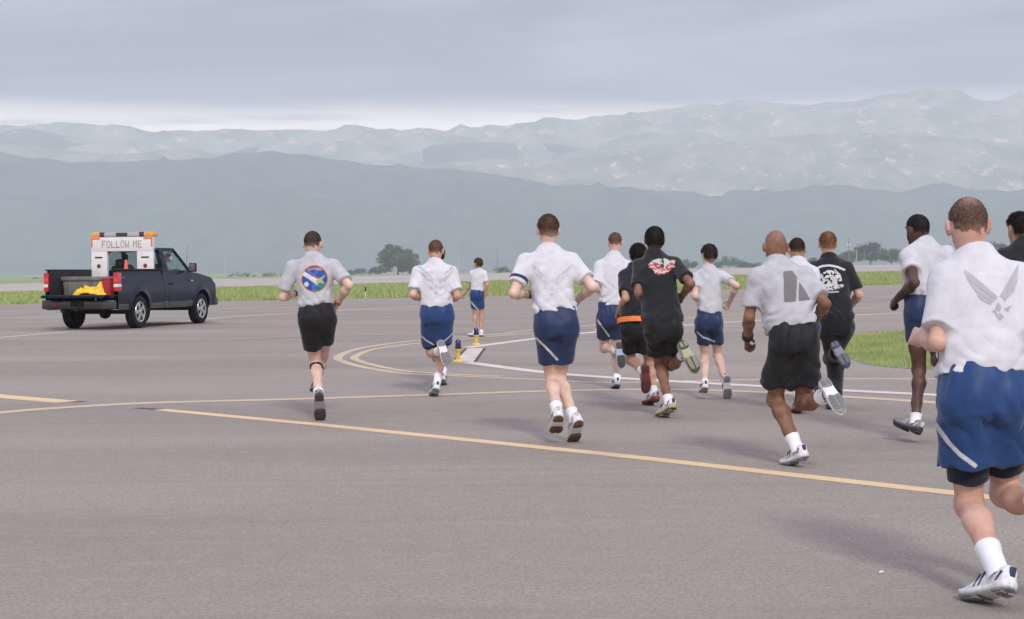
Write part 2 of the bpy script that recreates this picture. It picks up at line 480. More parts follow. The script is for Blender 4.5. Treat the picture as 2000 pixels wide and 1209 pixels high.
tag(blades('grass', np.c_[P, np.full(len(P), .012)], .06, .012, m_blade, 5), 'short green grass covering the island on the right', 'grass', kind='stuff')
X = g.uniform(-75, 75, 90000); d = g.random(90000) ** 1.6
Yg = edge_y(X) + .1 + vnoise(np.stack([X * .25, X * 0, X * 0 + 4], -1)) * .6 + d * (Y1 - 2 - edge_y(X)).clip(1)
tag(blades('tall_grass', np.c_[X, Yg, terrain(X, Yg) - .02], .22, .09, m_blade, 6), 'rough green grass strip between the apron and the far runway', 'grass', kind='stuff')

# ------------------------------------------------------------------ hills
def hill_mat(name, c1, c2, c3, s=.004, sunlit_bare=.64):
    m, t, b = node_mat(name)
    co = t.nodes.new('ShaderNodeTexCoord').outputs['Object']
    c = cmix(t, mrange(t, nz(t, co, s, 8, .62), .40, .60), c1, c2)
    c = cmix(t, mrange(t, nz(t, co, s * 2.6, 8, .7, stretch=(1, .6, 1.6)), sunlit_bare, sunlit_bare + .16), c, c3)  # lighter patches: bare earth and sunlit spots, both put into the colour
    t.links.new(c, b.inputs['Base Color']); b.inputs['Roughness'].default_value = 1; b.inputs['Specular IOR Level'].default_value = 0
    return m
def hill(name, Y, prof, depth, m, seed, rough, nx=220, ny=40, base=-3):
    """a range whose crest is seen along prof (image x, image y) from the apron"""
    px = np.array(prof, float)
    cx = [at(x, y, Y) for x, y in px]
    X0, X1 = cx[0][0], cx[-1][0]
    xs = np.linspace(X0, X1, nx); zr = np.interp(xs, [p[0] for p in cx], [p[2] for p in cx])
    ker = np.hanning(9); ker /= ker.sum(); zr = np.convolve(np.pad(zr, 4, mode='edge'), ker, 'valid')
    ts = np.linspace(0, 1.5, ny)
    XX, T = np.meshgrid(xs, ts, indexing='ij')
    YY = Y - depth + depth * T
    shape = np.where(T <= 1, np.sin(np.clip(T, 0, 1) * math.pi / 2) ** 1.15, 1 - (T - 1) * .9)
    q = np.stack([XX / 420 + seed, YY / 420, T * 0], -1)
    rel = 1 - np.abs(vnoise(q)) * .9
    rel = rel * .6 + (1 - np.abs(vnoise(q * 2.3 + 7))) * .28 + (1 - np.abs(vnoise(q * 5.1 + 3))) * .12 - .72
    ZZ = base + (zr[:, None] - base) * shape + rel * rough * np.sin(np.clip(T, 0, 1) * math.pi * .93) ** .7
    V = np.stack([XX, YY, ZZ], -1).reshape(-1, 3)
    i = np.arange(nx - 1)[:, None] * ny + np.arange(ny - 1)[None, :]
    return tag(np_mesh(name, V, np.stack([i, i + ny, i + ny + 1, i + 1], -1).reshape(-1, 4), m), kind='structure')
m_cloudshade = hill_mat('cloud_shade_forest', (.022, .034, .03), (.055, .068, .05), (.10, .11, .07), .009)  # dark forest tone stands in for cloud shadow on the lower slopes
m_shade = hill_mat('shade_toned_hills', (.10, .12, .10), (.17, .18, .14), (.30, .26, .20), .006)  # middle band under cloud, its shade mixed into the base colour
m_sunlit = hill_mat('sunny_slopes', (.17, .19, .12), (.30, .30, .20), (.95, .66, .50), .005, .54)  # sunlight on the slopes painted as pale, warm base colour
m_far = hill_mat('far_mountain', (.22, .24, .18), (.38, .38, .30), (.95, .66, .52), .004, .53)  # sunlit far slopes: lightened base colour, sun patches painted in tan
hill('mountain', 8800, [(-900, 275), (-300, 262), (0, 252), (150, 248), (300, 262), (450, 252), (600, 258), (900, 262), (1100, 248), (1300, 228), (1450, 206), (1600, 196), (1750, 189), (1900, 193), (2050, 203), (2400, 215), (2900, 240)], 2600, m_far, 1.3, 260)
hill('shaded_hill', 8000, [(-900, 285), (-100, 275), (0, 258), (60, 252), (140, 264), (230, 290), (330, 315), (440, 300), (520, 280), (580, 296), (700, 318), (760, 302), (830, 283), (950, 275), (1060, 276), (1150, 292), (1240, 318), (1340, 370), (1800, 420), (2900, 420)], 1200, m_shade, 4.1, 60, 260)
hill('lit_slope', 7600, [(-900, 310), (0, 284), (60, 288), (170, 292), (260, 300), (400, 285), (480, 318), (700, 332), (770, 322), (860, 318), (960, 311), (1100, 313), (1160, 296), (1300, 276), (1500, 270), (1700, 262), (1900, 270), (2300, 280), (2900, 300)], 1300, m_sunlit, 8.7, 120, 260)
hill('cloud_shade_hill', 6900, [(-900, 330), (-200, 318), (0, 310), (150, 318), (270, 317), (400, 306), (520, 300), (580, 308), (700, 322), (800, 326), (920, 340), (1040, 357), (1130, 364), (1250, 367), (1330, 378), (1400, 386), (1450, 373), (1530, 364), (1620, 369), (1700, 379), (1800, 364), (1900, 373), (2000, 370), (2400, 350), (2900, 340)], 1300, m_cloudshade, 2.2, 200, 300)  # crest drawn along the edge of the cloud shadow

# the hazy air over the plain
hz = MB().box((0, 5200, 545), (21000, 10600, 1100)).build('haze', None)
m = bpy.data.materials.new('haze_air'); m.use_nodes = True; t = m.node_tree; t.nodes.clear()
vo = t.nodes.new('ShaderNodeVolumePrincipled'); vo.inputs['Color'].default_value = (.83, .905, 1.0, 1)
vo.inputs['Density'].default_value = 1.7e-4; vo.inputs['Anisotropy'].default_value = 0.0
oo = t.nodes.new('ShaderNodeOutputMaterial'); t.links.new(vo.outputs[0], oo.inputs['Volume'])
hz.data.materials.append(m); tag(hz, 'pale blue haze over the plain and the hills', 'haze', kind='stuff')
# ================================================================== people
class Field:
    """signed-distance grid; solids are blended in, the skin is read off with surface nets"""
    def __init__(s, lo, hi, h):
        s.h = h; s.lo = np.array(lo, np.float32)
        n = np.ceil((np.array(hi) - s.lo) / h).astype(int) + 1
        s.ax = [s.lo[i] + h * np.arange(n[i], dtype=np.float32) for i in range(3)]
        s.F = np.full(n, .2, np.float32)
    def block(s, lo, hi):
        sl = []
        for i in range(3):
            a = int(max(0, math.floor((lo[i] - s.lo[i]) / s.h))); b = int(min(len(s.ax[i]), math.ceil((hi[i] - s.lo[i]) / s.h) + 1))
            if b - a < 1: return None
            sl.append(slice(a, b))
        return tuple(sl), s.ax[0][sl[0]][:, None, None], s.ax[1][sl[1]][None, :, None], s.ax[2][sl[2]][None, None, :]
    def blend(s, sl, d, k):
        a = s.F[sl]
        if k <= 0: s.F[sl] = np.minimum(a, d); return
        hh = np.maximum(k - np.abs(a - d), 0) / k
        s.F[sl] = np.minimum(a, d) - hh * hh * k * .25
    def cap(s, a, b, ra, rb, k=.02, cut=False):
        a = np.asarray(a, np.float32); b = np.asarray(b, np.float32); m = max(ra, rb) + k + 2 * s.h
        bl = s.block(np.minimum(a, b) - m, np.maximum(a, b) + m)
        if bl is None: return
        sl, X, Y, Z = bl
        d = b - a; L = float(d @ d) + 1e-9
        t = np.clip(((X - a[0]) * d[0] + (Y - a[1]) * d[1] + (Z - a[2]) * d[2]) / L, 0, 1)
        q = np.sqrt((X - a[0] - t * d[0]) ** 2 + (Y - a[1] - t * d[1]) ** 2 + (Z - a[2] - t * d[2]) ** 2) - (ra + (rb - ra) * t)
        if cut: s.F[sl] = np.maximum(s.F[sl], -q)
        else: s.blend(sl, q, k)
    def leg(s, a, e, ra, rb, dn, k, ri=None, wav=None):
        """cloth tube from a to e, cut flat across dn at e, hollow at the open end"""
        a = np.asarray(a, np.float32); e = np.asarray(e, np.float32); ax = unit(e - a); b = e + ax * .06; m = max(ra, rb) + k + .05
        sl, X, Y, Z = s.block(np.minimum(a, b) - m, np.maximum(a, b) + m)
        d = e - a; L = float(d @ d); t = ((X - a[0]) * d[0] + (Y - a[1]) * d[1] + (Z - a[2]) * d[2]) / L
        tc = np.clip(t, 0, 1.6)
        rr = np.sqrt((X - a[0] - tc * d[0]) ** 2 + (Y - a[1] - tc * d[1]) ** 2 + (Z - a[2] - tc * d[2]) ** 2)
        rad = ra + (rb - ra) * np.clip(t, 0, 1.2)
        pl = (X - e[0]) * dn[0] + (Y - e[1]) * dn[1] + (Z - e[2]) * dn[2]
        if wav is not None: pl = pl + .006 * np.sin((X * wav[0] + Y * wav[1] + Z * wav[2]) * 42)
        q = np.maximum(rr - rad, pl)
        if ri: q = np.maximum(q, -np.maximum(rr - (rad - ri), -(pl + .06)))
        s.blend(sl, q.astype(np.float32), k)
    def ell(s, c, M, r, k=.02):
        """M rows: the three axes; r: the three radii"""
        c = np.asarray(c, np.float32); m = max(r) + k + 2 * s.h
        bl = s.block(c - m, c + m)
        if bl is None: return
        sl, X, Y, Z = bl
        q = 0; g = 0
        for ax, rr in zip(M, r):
            p = ((X - c[0]) * ax[0] + (Y - c[1]) * ax[1] + (Z - c[2]) * ax[2])
            q = q + (p / rr) ** 2; g = g + (p / (rr * rr)) ** 2
        k0 = np.sqrt(q); k1 = np.sqrt(g) + 1e-6
        s.blend(sl, k0 * (k0 - 1) / k1, k)
    def loft(s, P, N, rb, rt, st, k=.03, lo_t=None, hi_t=None):
        """elliptic loft from P to N; st rows (t, half width, half depth, shift back)"""
        P = np.asarray(P, float); N = np.asarray(N, float); w = N - P; L = np.linalg.norm(w); w = w / L
        st = np.array(st); m = st[:, 1].max() + k + .06
        c0 = P + w * L * st[0, 0]; c1 = P + w * L * st[-1, 0]
        bl = s.block(np.minimum(c0, c1) - m, np.maximum(c0, c1) + m)
        sl, X, Y, Z = bl
        t = ((X - P[0]) * w[0] + (Y - P[1]) * w[1] + (Z - P[2]) * w[2]) / L
        tc = np.clip(t, st[0, 0], st[-1, 0])
        a = np.interp(tc, st[:, 0], st[:, 1]); b = np.interp(tc, st[:, 0], st[:, 2]); sh = np.interp(tc, st[:, 0], st[:, 3])
        tt = np.clip(t, 0, 1)
        rx = rb[0] + (rt[0] - rb[0]) * tt; ry = rb[1] + (rt[1] - rb[1]) * tt; rz = rb[2] + (rt[2] - rb[2]) * tt
        dt = rx * w[0] + ry * w[1] + rz * w[2]; rx = rx - dt * w[0]; ry = ry - dt * w[1]; rz = rz - dt * w[2]
        n = np.sqrt(rx * rx + ry * ry + rz * rz); rx, ry, rz = rx / n, ry / n, rz / n
        bx, by, bz = ry * w[2] - rz * w[1], rz * w[0] - rx * w[2], rx * w[1] - ry * w[0]   # right x up
        u = (X - P[0]) * rx + (Y - P[1]) * ry + (Z - P[2]) * rz
        v = (X - P[0]) * bx + (Y - P[1]) * by + (Z - P[2]) * bz + sh
        e = 2.4
        q = (np.abs(u / a) ** e + np.abs(v / b) ** e) ** (1 / e)
        d = (q - 1) * np.minimum(a, b) * .95
        d = np.maximum(d, np.maximum((st[0, 0] - t) * L, (t - st[-1, 0]) * L))
        s.blend(sl, d.astype(np.float32), k)
    def plane(s, p, n):
        """keep the side n points away from"""
        n = unit(n); X, Y, Z = s.ax[0][:, None, None], s.ax[1][None, :, None], s.ax[2][None, None, :]
        s.F = np.maximum(s.F, ((X - p[0]) * n[0] + (Y - p[1]) * n[1] + (Z - p[2]) * n[2]).astype(np.float32))
    def coords(s):
        return np.stack(np.meshgrid(*s.ax, indexing='ij'), -1)
    def nets(s):
        F = s.F.copy(); F[0], F[-1] = .2, .2; F[:, 0], F[:, -1] = .2, .2; F[:, :, 0], F[:, :, -1] = .2, .2
        S = F < 0
        n = np.array(F.shape) - 1
        cnt = np.zeros(n, np.int8)
        off = [(i, j, k) for i in (0, 1) for j in (0, 1) for k in (0, 1)]
        for i, j, k in off: cnt += S[i:i + n[0], j:j + n[1], k:k + n[2]]
        A = np.argwhere((cnt > 0) & (cnt < 8))
        idx = np.full(n, -1, np.int32); idx[tuple(A.T)] = np.arange(len(A))
        acc = np.zeros((len(A), 3)); num = np.zeros(len(A))
        val = {o: F[A[:, 0] + o[0], A[:, 1] + o[1], A[:, 2] + o[2]] for o in off}
        for o in off:
            for d in range(3):
                if o[d]: continue
                p = list(o); p[d] = 1; p = tuple(p)
                a, b = val[o], val[p]; x = (a < 0) != (b < 0)
                t = np.where(x, a / np.where(x, a - b, 1), 0)
                pt = np.tile(np.array(o, float), (len(A), 1)); pt[:, d] = t
                acc += pt * x[:, None]; num += x
        V = (A + acc / num[:, None]) * s.h + s.lo
        Q = []
        for d in range(3):
            sh = [slice(None)] * 3; sh[d] = slice(0, -1); sh2 = [slice(None)] * 3; sh2[d] = slice(1, None)
            a, b = S[tuple(sh)], S[tuple(sh2)]
            e1, e2 = (d + 1) % 3, (d + 2) % 3
            for flip, E in ((False, np.argwhere(a & ~b)), (True, np.argwhere(~a & b))):
                E = E[(E[:, e1] > 0) & (E[:, e2] > 0) & (E[:, e1] < n[e1]) & (E[:, e2] < n[e2]) & (E[:, d] < n[d])]
                c = []
                for o1, o2 in ((1, 1), (0, 1), (0, 0), (1, 0)):
                    g = E.copy(); g[:, e1] -= o1; g[:, e2] -= o2; c.append(idx[tuple(g.T)])
                q = np.stack(c, -1); Q.append(q[:, ::-1] if flip else q)
        return V, np.concatenate(Q)

def skin_mat(name, c, c2=None):
    return mat('skin_' + name, c, .52, .35, sss=.12, color2=c2 or tuple(x * 1.12 for x in c), vscale=11, bump=.25, bscale=120, detail=8)
SKIN = {'fair': skin_mat('fair', (.58, .37, .29), (.72, .53, .44)), 'ruddy': skin_mat('ruddy', (.52, .285, .21), (.66, .43, .34)),
        'tan': skin_mat('tan', (.39, .205, .125), (.53, .315, .21)), 'brown': skin_mat('brown', (.175, .082, .050), (.285, .145, .092)),
        'dark': skin_mat('dark', (.062, .031, .023), (.12, .062, .044))}
def cloth(name, c, v=.06, bump=.35, sheen=.25, rough=.85):
    return mat(name, c, rough, .2, var=v, vscale=14, bump=bump * .5, bscale=60, sheen=sheen, bdist=.003)
C_WHITE = cloth('white_cotton', (.61, .61, .64)); C_GREY = cloth('heather_grey_cotton', (.44, .445, .47), .10)
C_PALE = cloth('pale_grey_cotton', (.52, .53, .56), .08); C_MID = cloth('grey_cotton', (.38, .385, .385), .10)
C_BLACK = cloth('black_cotton', (.016, .017, .020), .2); C_BLACKS = cloth('black_nylon', (.012, .012, .014), .2, .3, .1, .6)
C_NAVY = cloth('navy_nylon', (.018, .055, .165), .12, .3, .15, .5); C_NAVY2 = cloth('dark_navy_nylon', (.020, .035, .095), .12, .3, .15, .5)
C_LYCRA = cloth('dark_lycra', (.012, .014, .028), .1, .1); C_PANTS = cloth('black_track_cloth', (.011, .011, .013), .2)
SOCK = cloth('white_sock', (.80, .80, .82), .03, .5)
def hair_mat(name, c): return mat('hair_' + name, c, .7, .3, var=.45, vscale=130, bump=.9, bscale=220, bdist=.004)
M_SKINREF = {}
def hair_fade_mat(hn, sn):
    k = 'hair_%s_on_%s' % (hn, sn)
    if k in MATS: return MATS[k]
    hc = HAIRC[hn]; sc = SKIN[sn].node_tree.nodes['Principled BSDF'].inputs['Base Color'].default_value
    m, t, b = node_mat(k); co = t.nodes.new('ShaderNodeTexCoord').outputs['Object']
    a = t.nodes.new('ShaderNodeAttribute'); a.attribute_name = 'Col'
    sp = t.nodes.new('ShaderNodeSeparateColor'); t.links.new(a.outputs['Color'], sp.inputs[0])
    md = t.nodes.new('ShaderNodeMath'); md.operation = 'ADD'; t.links.new(sp.outputs[0], md.inputs[0])
    t.links.new(mrange(t, nz(t, co, 160, 3, .7), .3, .7, -.16, .16), md.inputs[1]); md.use_clamp = True
    c = cmix(t, mrange(t, nz(t, co, 120, 4, .7), .35, .65), tuple(x * .6 for x in hc), tuple(x * 1.5 for x in hc))
    c = cmix(t, md.outputs[0], tuple(x * .82 for x in sc[:3]), c)
    t.links.new(c, b.inputs['Base Color']); b.inputs['Roughness'].default_value = .65; b.inputs['Specular IOR Level'].default_value = .3
    bumpn(t, b, nz(t, co, 220, 4), .8, .004); MATS[k] = m; return m
HAIRC = {'dark': (.030, .020, .015), 'black': (.008, .007, .007), 'brown': (.085, .050, .033), 'auburn': (.11, .052, .033), 'ginger': (.20, .10, .04), 'light': (.15, .10, .07)}
HAIR = {'dark': hair_mat('dark', (.030, .020, .015)), 'black': hair_mat('black', (.008, .007, .007)), 'brown': hair_mat('brown', (.085, .050, .033)),
        'auburn': hair_mat('auburn', (.11, .052, .033)), 'ginger': hair_mat('ginger', (.30, .16, .07)), 'light': hair_mat('light', (.15, .10, .07))}
M_EYEW = mat('eye_white', (.7, .68, .65), .3); M_PRINT = attr_mat('shirt_print', .75); M_REFL = mat('silver_reflective_tape', (.50, .52, .53), .45, .5, var=.1, vscale=60)

def head_frame(J):
    f = unit(J['face']); u = unit(np.array([0, 0, 1.0]) + .25 * unit(J['head'] - J['neck'])); u = unit(u - f * (u @ f) * 1.0)
    r = np.cross(f, u)
    return r, f, u
def add_head(F, J, s):
    r, f, u = head_frame(J); c = J['head']; M = (r, f, u); p = lambda a, b, d: c + (r * a + f * b + u * d) * s
    F.cap(J['neck'] + (J['head'] - J['neck']) * -.12 + f * .016, p(0, -.022, -.05), .057 * s * J['g'], .055 * s, .03)
    F.ell(p(0, -.012, .028), M, (.0715 * s, .094 * s, .086 * s), .03)
    F.ell(p(0, .030, -.042), M, (.056 * s, .064 * s, .075 * s), .03)
    F.ell(p(0, -.03, -.02), M, (.062 * s, .065 * s, .07 * s), .03)
    F.cap(p(0, .090, .010), p(0, .099, -.024), .008 * s, .011 * s, .014)     # nose
    F.cap(p(-.035, .082, .022), p(.035, .082, .022), .010 * s, .010 * s, .012)  # brow
    F.cap(p(-.020, .088, -.058), p(.020, .088, -.058), .008 * s, .008 * s, .008) # lips
    F.cap(p(0, .076, -.095), p(0, .070, -.100), .020 * s, .018 * s, .02)
    for q in (-1, 1):
        e = np.array([r * math.cos(.35) - q * 0 * f, f, u])
        ear = (unit(r * .93 - f * q * .35), unit(f * .93 + r * q * .35), u)
        F.ell(p(q * .079, -.012, -.004), ear, (.010 * s, .022 * s, .034 * s), .008)
        F.cap(p(q * .085, -.024, .022), p(q * .085, -.026, -.012), .007 * s, .006 * s, .005)
def add_hand(F, w, d, pn, side, s):
    """w wrist, d direction of the hand, pn palm normal; loosely closed"""
    d = unit(d); pn = unit(pn - d * (pn @ d)); t = np.cross(d, pn) * side     # t points to the thumb side
    for q in (-1, -.3, .4, 1):
        F.cap(w + t * q * .014 * s, w + d * .085 * s + t * q * .027 * s, .017 * s, .013 * s, .012)
    for i, (q, ln) in enumerate(((1, .92), (.36, 1.0), (-.3, .95), (-.95, .78))):
        b = w + d * .088 * s + t * q * .029 * s
        a = .55 + .08 * i
        p1 = b + (d * math.cos(a) + pn * math.sin(a)) * .040 * ln * s
        p2 = p1 + (d * math.cos(a + 1.35) + pn * math.sin(a + 1.35)) * .027 * ln * s
        p3 = p2 + (d * math.cos(a + 2.2) + pn * math.sin(a + 2.2)) * .020 * ln * s
        F.cap(b, p1, .0098 * s, .0090 * s, .004); F.cap(p1, p2, .0090 * s, .0083 * s, .003); F.cap(p2, p3, .0083 * s, .0075 * s, .003)
    b = w + d * .030 * s + t * .026 * s + pn * .006 * s
    p1 = b + (d * .75 + t * .6 + pn * .35) * .042 * s; p2 = p1 + (d * .85 + pn * .6 - t * .1) * .032 * s
    F.cap(b, p1, .0145 * s, .0112 * s, .008); F.cap(p1, p2, .0108 * s, .0090 * s, .004)

def body_fields(J, h, hh):
    s, g = J['s'], J['g']; lg = J.get('leg', 1.0)
    pts = np.array([J[k] for k in ('pel', 'neck', 'head', 'shL', 'shR', 'elL', 'elR', 'wrL', 'wrR', 'hipL', 'hipR', 'knL', 'knR', 'anL', 'anR')])
    F = Field(pts.min(0) - .2, pts.max(0) + .22, h)
    up = unit(J['neck'] - J['pel']); rt = unit(J['shR'] - J['shL']); rb = unit(J['hipR'] - J['hipL']); fw = J['fwd']
    F.loft(J['pel'], J['neck'], rb, rt, [(-.10, .09 * g * s, .07 * g * s, 0), (0, .116 * g * s, .088 * g * s, 0), (.25, .125 * g * s, .09 * g * s, 0), (.6, .140 * g * s, .098 * g * s, 0), (.82, .138 * g * s, .09 * g * s, 0), (.93, .09 * g * s, .07 * s, 0), (1.02, .06 * s, .06 * s, 0)], .04)
    for q, sd in (('L', -1), ('R', 1)):
        sh, el, wr, hp, kn, an = (J[k + q] for k in ('sh', 'el', 'wr', 'hip', 'kn', 'an'))
        F.cap(J['neck'] - up * .065, sh - up * .015, .045 * g * s, .038 * g * s, .03)
        F.cap(sh, sh * .55 + el * .45, .042 * g * s, .045 * g * s, .025); F.cap(sh * .55 + el * .45, el, .045 * g * s, .035 * s, .025)
        bulge = unit(np.cross(el - sh, wr - el) + 1e-6)
        m = el * .70 + wr * .30
        F.cap(el, m, .035 * s, .0415 * s * (g * .5 + .5), .018); F.cap(m, wr, .0405 * s * (g * .5 + .5), .0255 * s, .018)
        e2 = el - unit((sh - el) / 2 + (wr - el) / 2 + 1e-6) * .004; F.cap(e2, e2, .034 * s, .034 * s, .015)
        # leg
        F.cap(hp, hp * .4 + kn * .6, .072 * g * s, .064 * g * s, .025); F.cap(hp * .4 + kn * .6, kn, .064 * g * s, .048 * s * lg, .025)
        bk = unit(np.cross(unit(kn - an), rb))          # rearward across the shin
        if bk @ fw > 0: bk = -bk
        q1 = kn * .72 + an * .28 + bk * .014 * s
        F.cap(kn, q1, .047 * s * lg, .050 * s * lg, .03); F.cap(q1 - bk * .004, kn * .35 + an * .65, .049 * s * lg, .038 * s * lg, .03)
        F.cap(q1 + rb * .019 * s + bk * .006, kn * .52 + an * .48 + rb * .012 * s + bk * .010, .036 * s * lg, .027 * s * lg, .014); F.cap(q1 - rb * .019 * s + bk * .006, kn * .46 + an * .54 - rb * .010 * s + bk * .010, .036 * s * lg, .026 * s * lg, .014)
        F.cap(kn * .35 + an * .65 + bk * .020 * s, an + bk * .017 * s, .015 * s, .012 * s, .018)   # heel tendon
        F.cap(kn * .35 + an * .65, an, .038 * s * lg, .031 * s, .03)
        F.cap(kn - bk * .012 * s, kn - bk * .012 * s, .045 * s * lg, .045 * s * lg, .03)
        F.cap(hp * .25 + kn * .75 + bk * .018 * s + rb * .022 * s, kn + bk * .016 * s + rb * .024 * s, .030 * s, .014 * s, .016); F.cap(hp * .25 + kn * .75 + bk * .018 * s - rb * .022 * s, kn + bk * .016 * s - rb * .024 * s, .030 * s, .014 * s, .016)
        F.cap(an, an + J['toedir' + q] * .12 * s - J['up' + q] * .045 * s, .034 * s, .028 * s, .02)
        F.ell(hp - fw * .015 * s, (rb, fw, up), (.058 * g * s, .066 * g * s, .08 * g * s), .03)
    out = []
    heads = Field(J['head'] - .19 * s - np.array([0, 0, .08]), J['head'] + .19 * s, hh); add_head(heads, J, s)
    # trim the coarse grid at neck and wrists, and continue there with fine ones
    add_head_coarse = heads
    F.cap(J['neck'] + (J['head'] - J['neck']) * -.12 + fw * .016, J['neck'] + (J['head'] - J['neck']) * .25 + fw * .012, .055 * s * g, .052 * s, .03)
    out.append(F.nets()); out.append(heads.nets())
    for q, sd in (('L', -1), ('R', 1)):
        el, wr = J['el' + q], J['wr' + q]; d = unit(J['hand' + q]); fd = unit(wr - el)
        H = Field(wr - .21 * s, wr + .21 * s, hh)
        H.cap(wr - fd * .05 * s, wr + fd * .004, .0325 * s * (g * .5 + .5), .0262 * s, .01)
        add_hand(H, wr, d, J['palm' + q], J.get('thumb' + q, 1), s)
        out.append(H.nets())
    return out
def join_nets(parts):
    V, Q, k = [], [], 0
    for v, q in parts:
        V.append(v); Q.append(q + k); k += len(v)
    return np.concatenate(V), np.concatenate(Q)

def make_hair(J, style, h):
    s = J['s']; r, f, u = head_frame(J); c = J['head']; M = (r, f, u)
    p = lambda a, b, d: c + (r * a + f * b + u * d) * s
    F = Field(c - .20 * s, c + .20 * s, h)
    g0 = {'buzz': .004, 'short': .008, 'crop': .012, 'afro': .012, 'bun': .012, 'tail': .012}[style]
    F.ell(p(0, -.012, .028), M, (.0715 * s + g0, .094 * s + g0, .086 * s + g0), .01)
    F.ell(p(0, -.03, -.02), M, (.062 * s + g0 * .9, .065 * s + g0 * .9, .07 * s + g0), .03)
    G = F.coords() - c
    a, b_, d = (G @ r) / s, (G @ f) / s, (G @ u) / s
    low = {'buzz': -.045, 'short': -.055, 'crop': -.062, 'afro': -.062, 'bun': -.07, 'tail': -.07}[style]
    line_ = np.interp(b_, [-.12, -.055, -.035, -.02, .02, .035, .07, .10], [low, low, low + .012, -.012, -.012, .030, .060, .066])
    line_ = line_ + .010 * vnoise(np.stack([a * 110, b_ * 110, d * 110], -1)) + .005 * vnoise(np.stack([a * 40, b_ * 40, d * 40], -1))
    line_ = np.where((np.abs(a) > .058) & (b_ > -.05), np.maximum(line_, .022 + .05 * (np.abs(b_ + .01) < .02) * 0), line_)
    F.F = np.maximum(F.F, ((line_ - d) * s).astype(np.float32))
    fade = np.clip((d + .05) / .09, 0, 1)
    F.F += (vnoise(G * 130 / s) * .0016 + vnoise(G * 55 / s) * .002 + (1 - fade) * (.0045 if style in ('buzz', 'short') else .0)).astype(np.float32)
    if style == 'bun':
        q = p(.0, -.105, -.035); F.ell(q, M, (.042 * s, .036 * s, .040 * s), .015)
    if style == 'tail':
        F.cap(p(0, -.10, -.01), p(.012, -.13, -.06), .026 * s, .024 * s, .015); F.cap(p(.012, -.13, -.06), p(.02, -.12, -.15), .024 * s, .012 * s, .012)
    return F.nets()

def crease(G, sc, seed, dirv):
    """cloth folds: sharp-bottomed ridges running along dirv, about -1..1"""
    d = unit(dirv); q = G - np.outer(G @ d, d) * .88
    q = q + .03 * np.stack([vnoise(G * 6 + seed), vnoise(G * 6 + seed + 3), vnoise(G * 6 + seed + 7)], -1)
    n = vnoise(q * sc + seed)
    m = np.clip(vnoise(G * 4.5 + seed + 13) * 1.4 + .5, 0, 1)
    return (1 - 2.2 * np.abs(n)) * m * .8

def make_shirt(J, o, h):
    s, g = J['s'], J['g'] * o.get('wide', 1.0); P, N = J['pel'], J['neck']
    L = np.linalg.norm(N - P); up = unit(N - P); rt = unit(J['shR'] - J['shL']); rb = unit(J['hipR'] - J['hipL'])
    t0 = o['hem'] / L
    pts = np.array([P + up * o['hem'], N, J['shL'], J['shR'], J['elL'] * .9 + J['shL'] * .1, J['elR'] * .9 + J['shR'] * .1])
    F = Field(pts.min(0) - .26, pts.max(0) + .22, h)
    f = o.get('loose', 1.0)
    wst = (.162 if t0 > .15 else .172) * g * s * f
    st = [(t0 - .02, wst * (.96 if t0 > .15 else 1.02), .128 * g * s * f, 0), (t0 + .07, wst * 1.03, .138 * g * s * f, .004), (.45, .160 * g * s * f, .124 * g * s, 0), (.66, .168 * g * s, .122 * g * s, 0), (.80, .160 * g * s, .112 * s * g, 0), (.90, .125 * g * s, .094 * s, 0), (.97, .088 * s, .078 * s, 0), (1.05, .072 * s, .070 * s, 0)]
    F.loft(P, N, rb, rt, st, .045)
    sl = o.get('sleeve', .72)
    for q in 'LR':
        sh, el = J['sh' + q], J['el' + q]; e = sh + (el - sh) * sl; d = unit(el - sh)
        F.cap(N - up * .055 * s, sh - up * .010, .058 * s, .047 * g * s, .05)
        F.leg(sh - up * .004, e, .055 * g * s, .069 * g * s, d, .05, None, rt)
    fa = o.get('fold', 1.0); sd = J['seed']
    I = np.abs(F.F) < .035; G = np.stack([F.ax[k][i] for k, i in enumerate(np.nonzero(I))], -1)
    tt = ((G - P) @ up) / L
    low = np.clip(1 - (tt - t0) / .40, 0, 1); hgh = np.clip((tt - .5) / .3, 0, 1)
    D = crease(G, 15.0, sd, rt * .75 + up * .6) * .013 + crease(G, 19.0, sd + 9, rt * .75 - up * .7) * .011 + crease(G, 9.0, sd + 5, up + rt * .3) * .008
    D = D * (.30 + .85 * low + .1 * hgh) + crease(G, 19.0, sd + 21, rt + up * .12) * .013 * low
    D = D + (vnoise(G * 5 + sd) * .003)
    F.F[I] += (D * fa).astype(np.float32)
    c_ = .009
    F.loft(P, N, rb, rt, [(t0, .125 * g * s + c_, .098 * g * s + c_, 0), (.25, .125 * g * s + c_, .09 * g * s + c_, 0), (.6, .140 * g * s + c_, .098 * g * s + c_, 0), (.82, .138 * g * s + c_, .09 * g * s + c_, 0), (.93, .09 * g * s + c_, .07 * s + c_, 0)], .01)
    for q in 'LR':
        sh, el = J['sh' + q], J['el' + q]; e = sh + (el - sh) * sl
        F.leg(sh, e, .044 * g * s + c_, .046 * g * s + c_, unit(el - sh), .008, None, rt)
    I = np.abs(F.F) < .035; G = np.stack([F.ax[k][i] for k, i in enumerate(np.nonzero(I))], -1); tt = ((G - P) @ up) / L
    pl = (t0 - tt) * L + .006 * np.sin(((G - P) @ rt) * 38 + sd)
    F.F[I] = np.maximum(F.F[I], np.where(tt < t0 + .2, pl, -1).astype(np.float32))
    nd = unit(J['head'] - N)
    F.cap(N - up * .05 + J['fwd'] * .012, N + nd * .06 + J['fwd'] * .012, .064 * s * g + .006, .060 * s * g + .006, .015)
    F.plane(N + nd * .000 * s, unit(nd * .95 + J['fwd'] * .22))
    return F.nets()

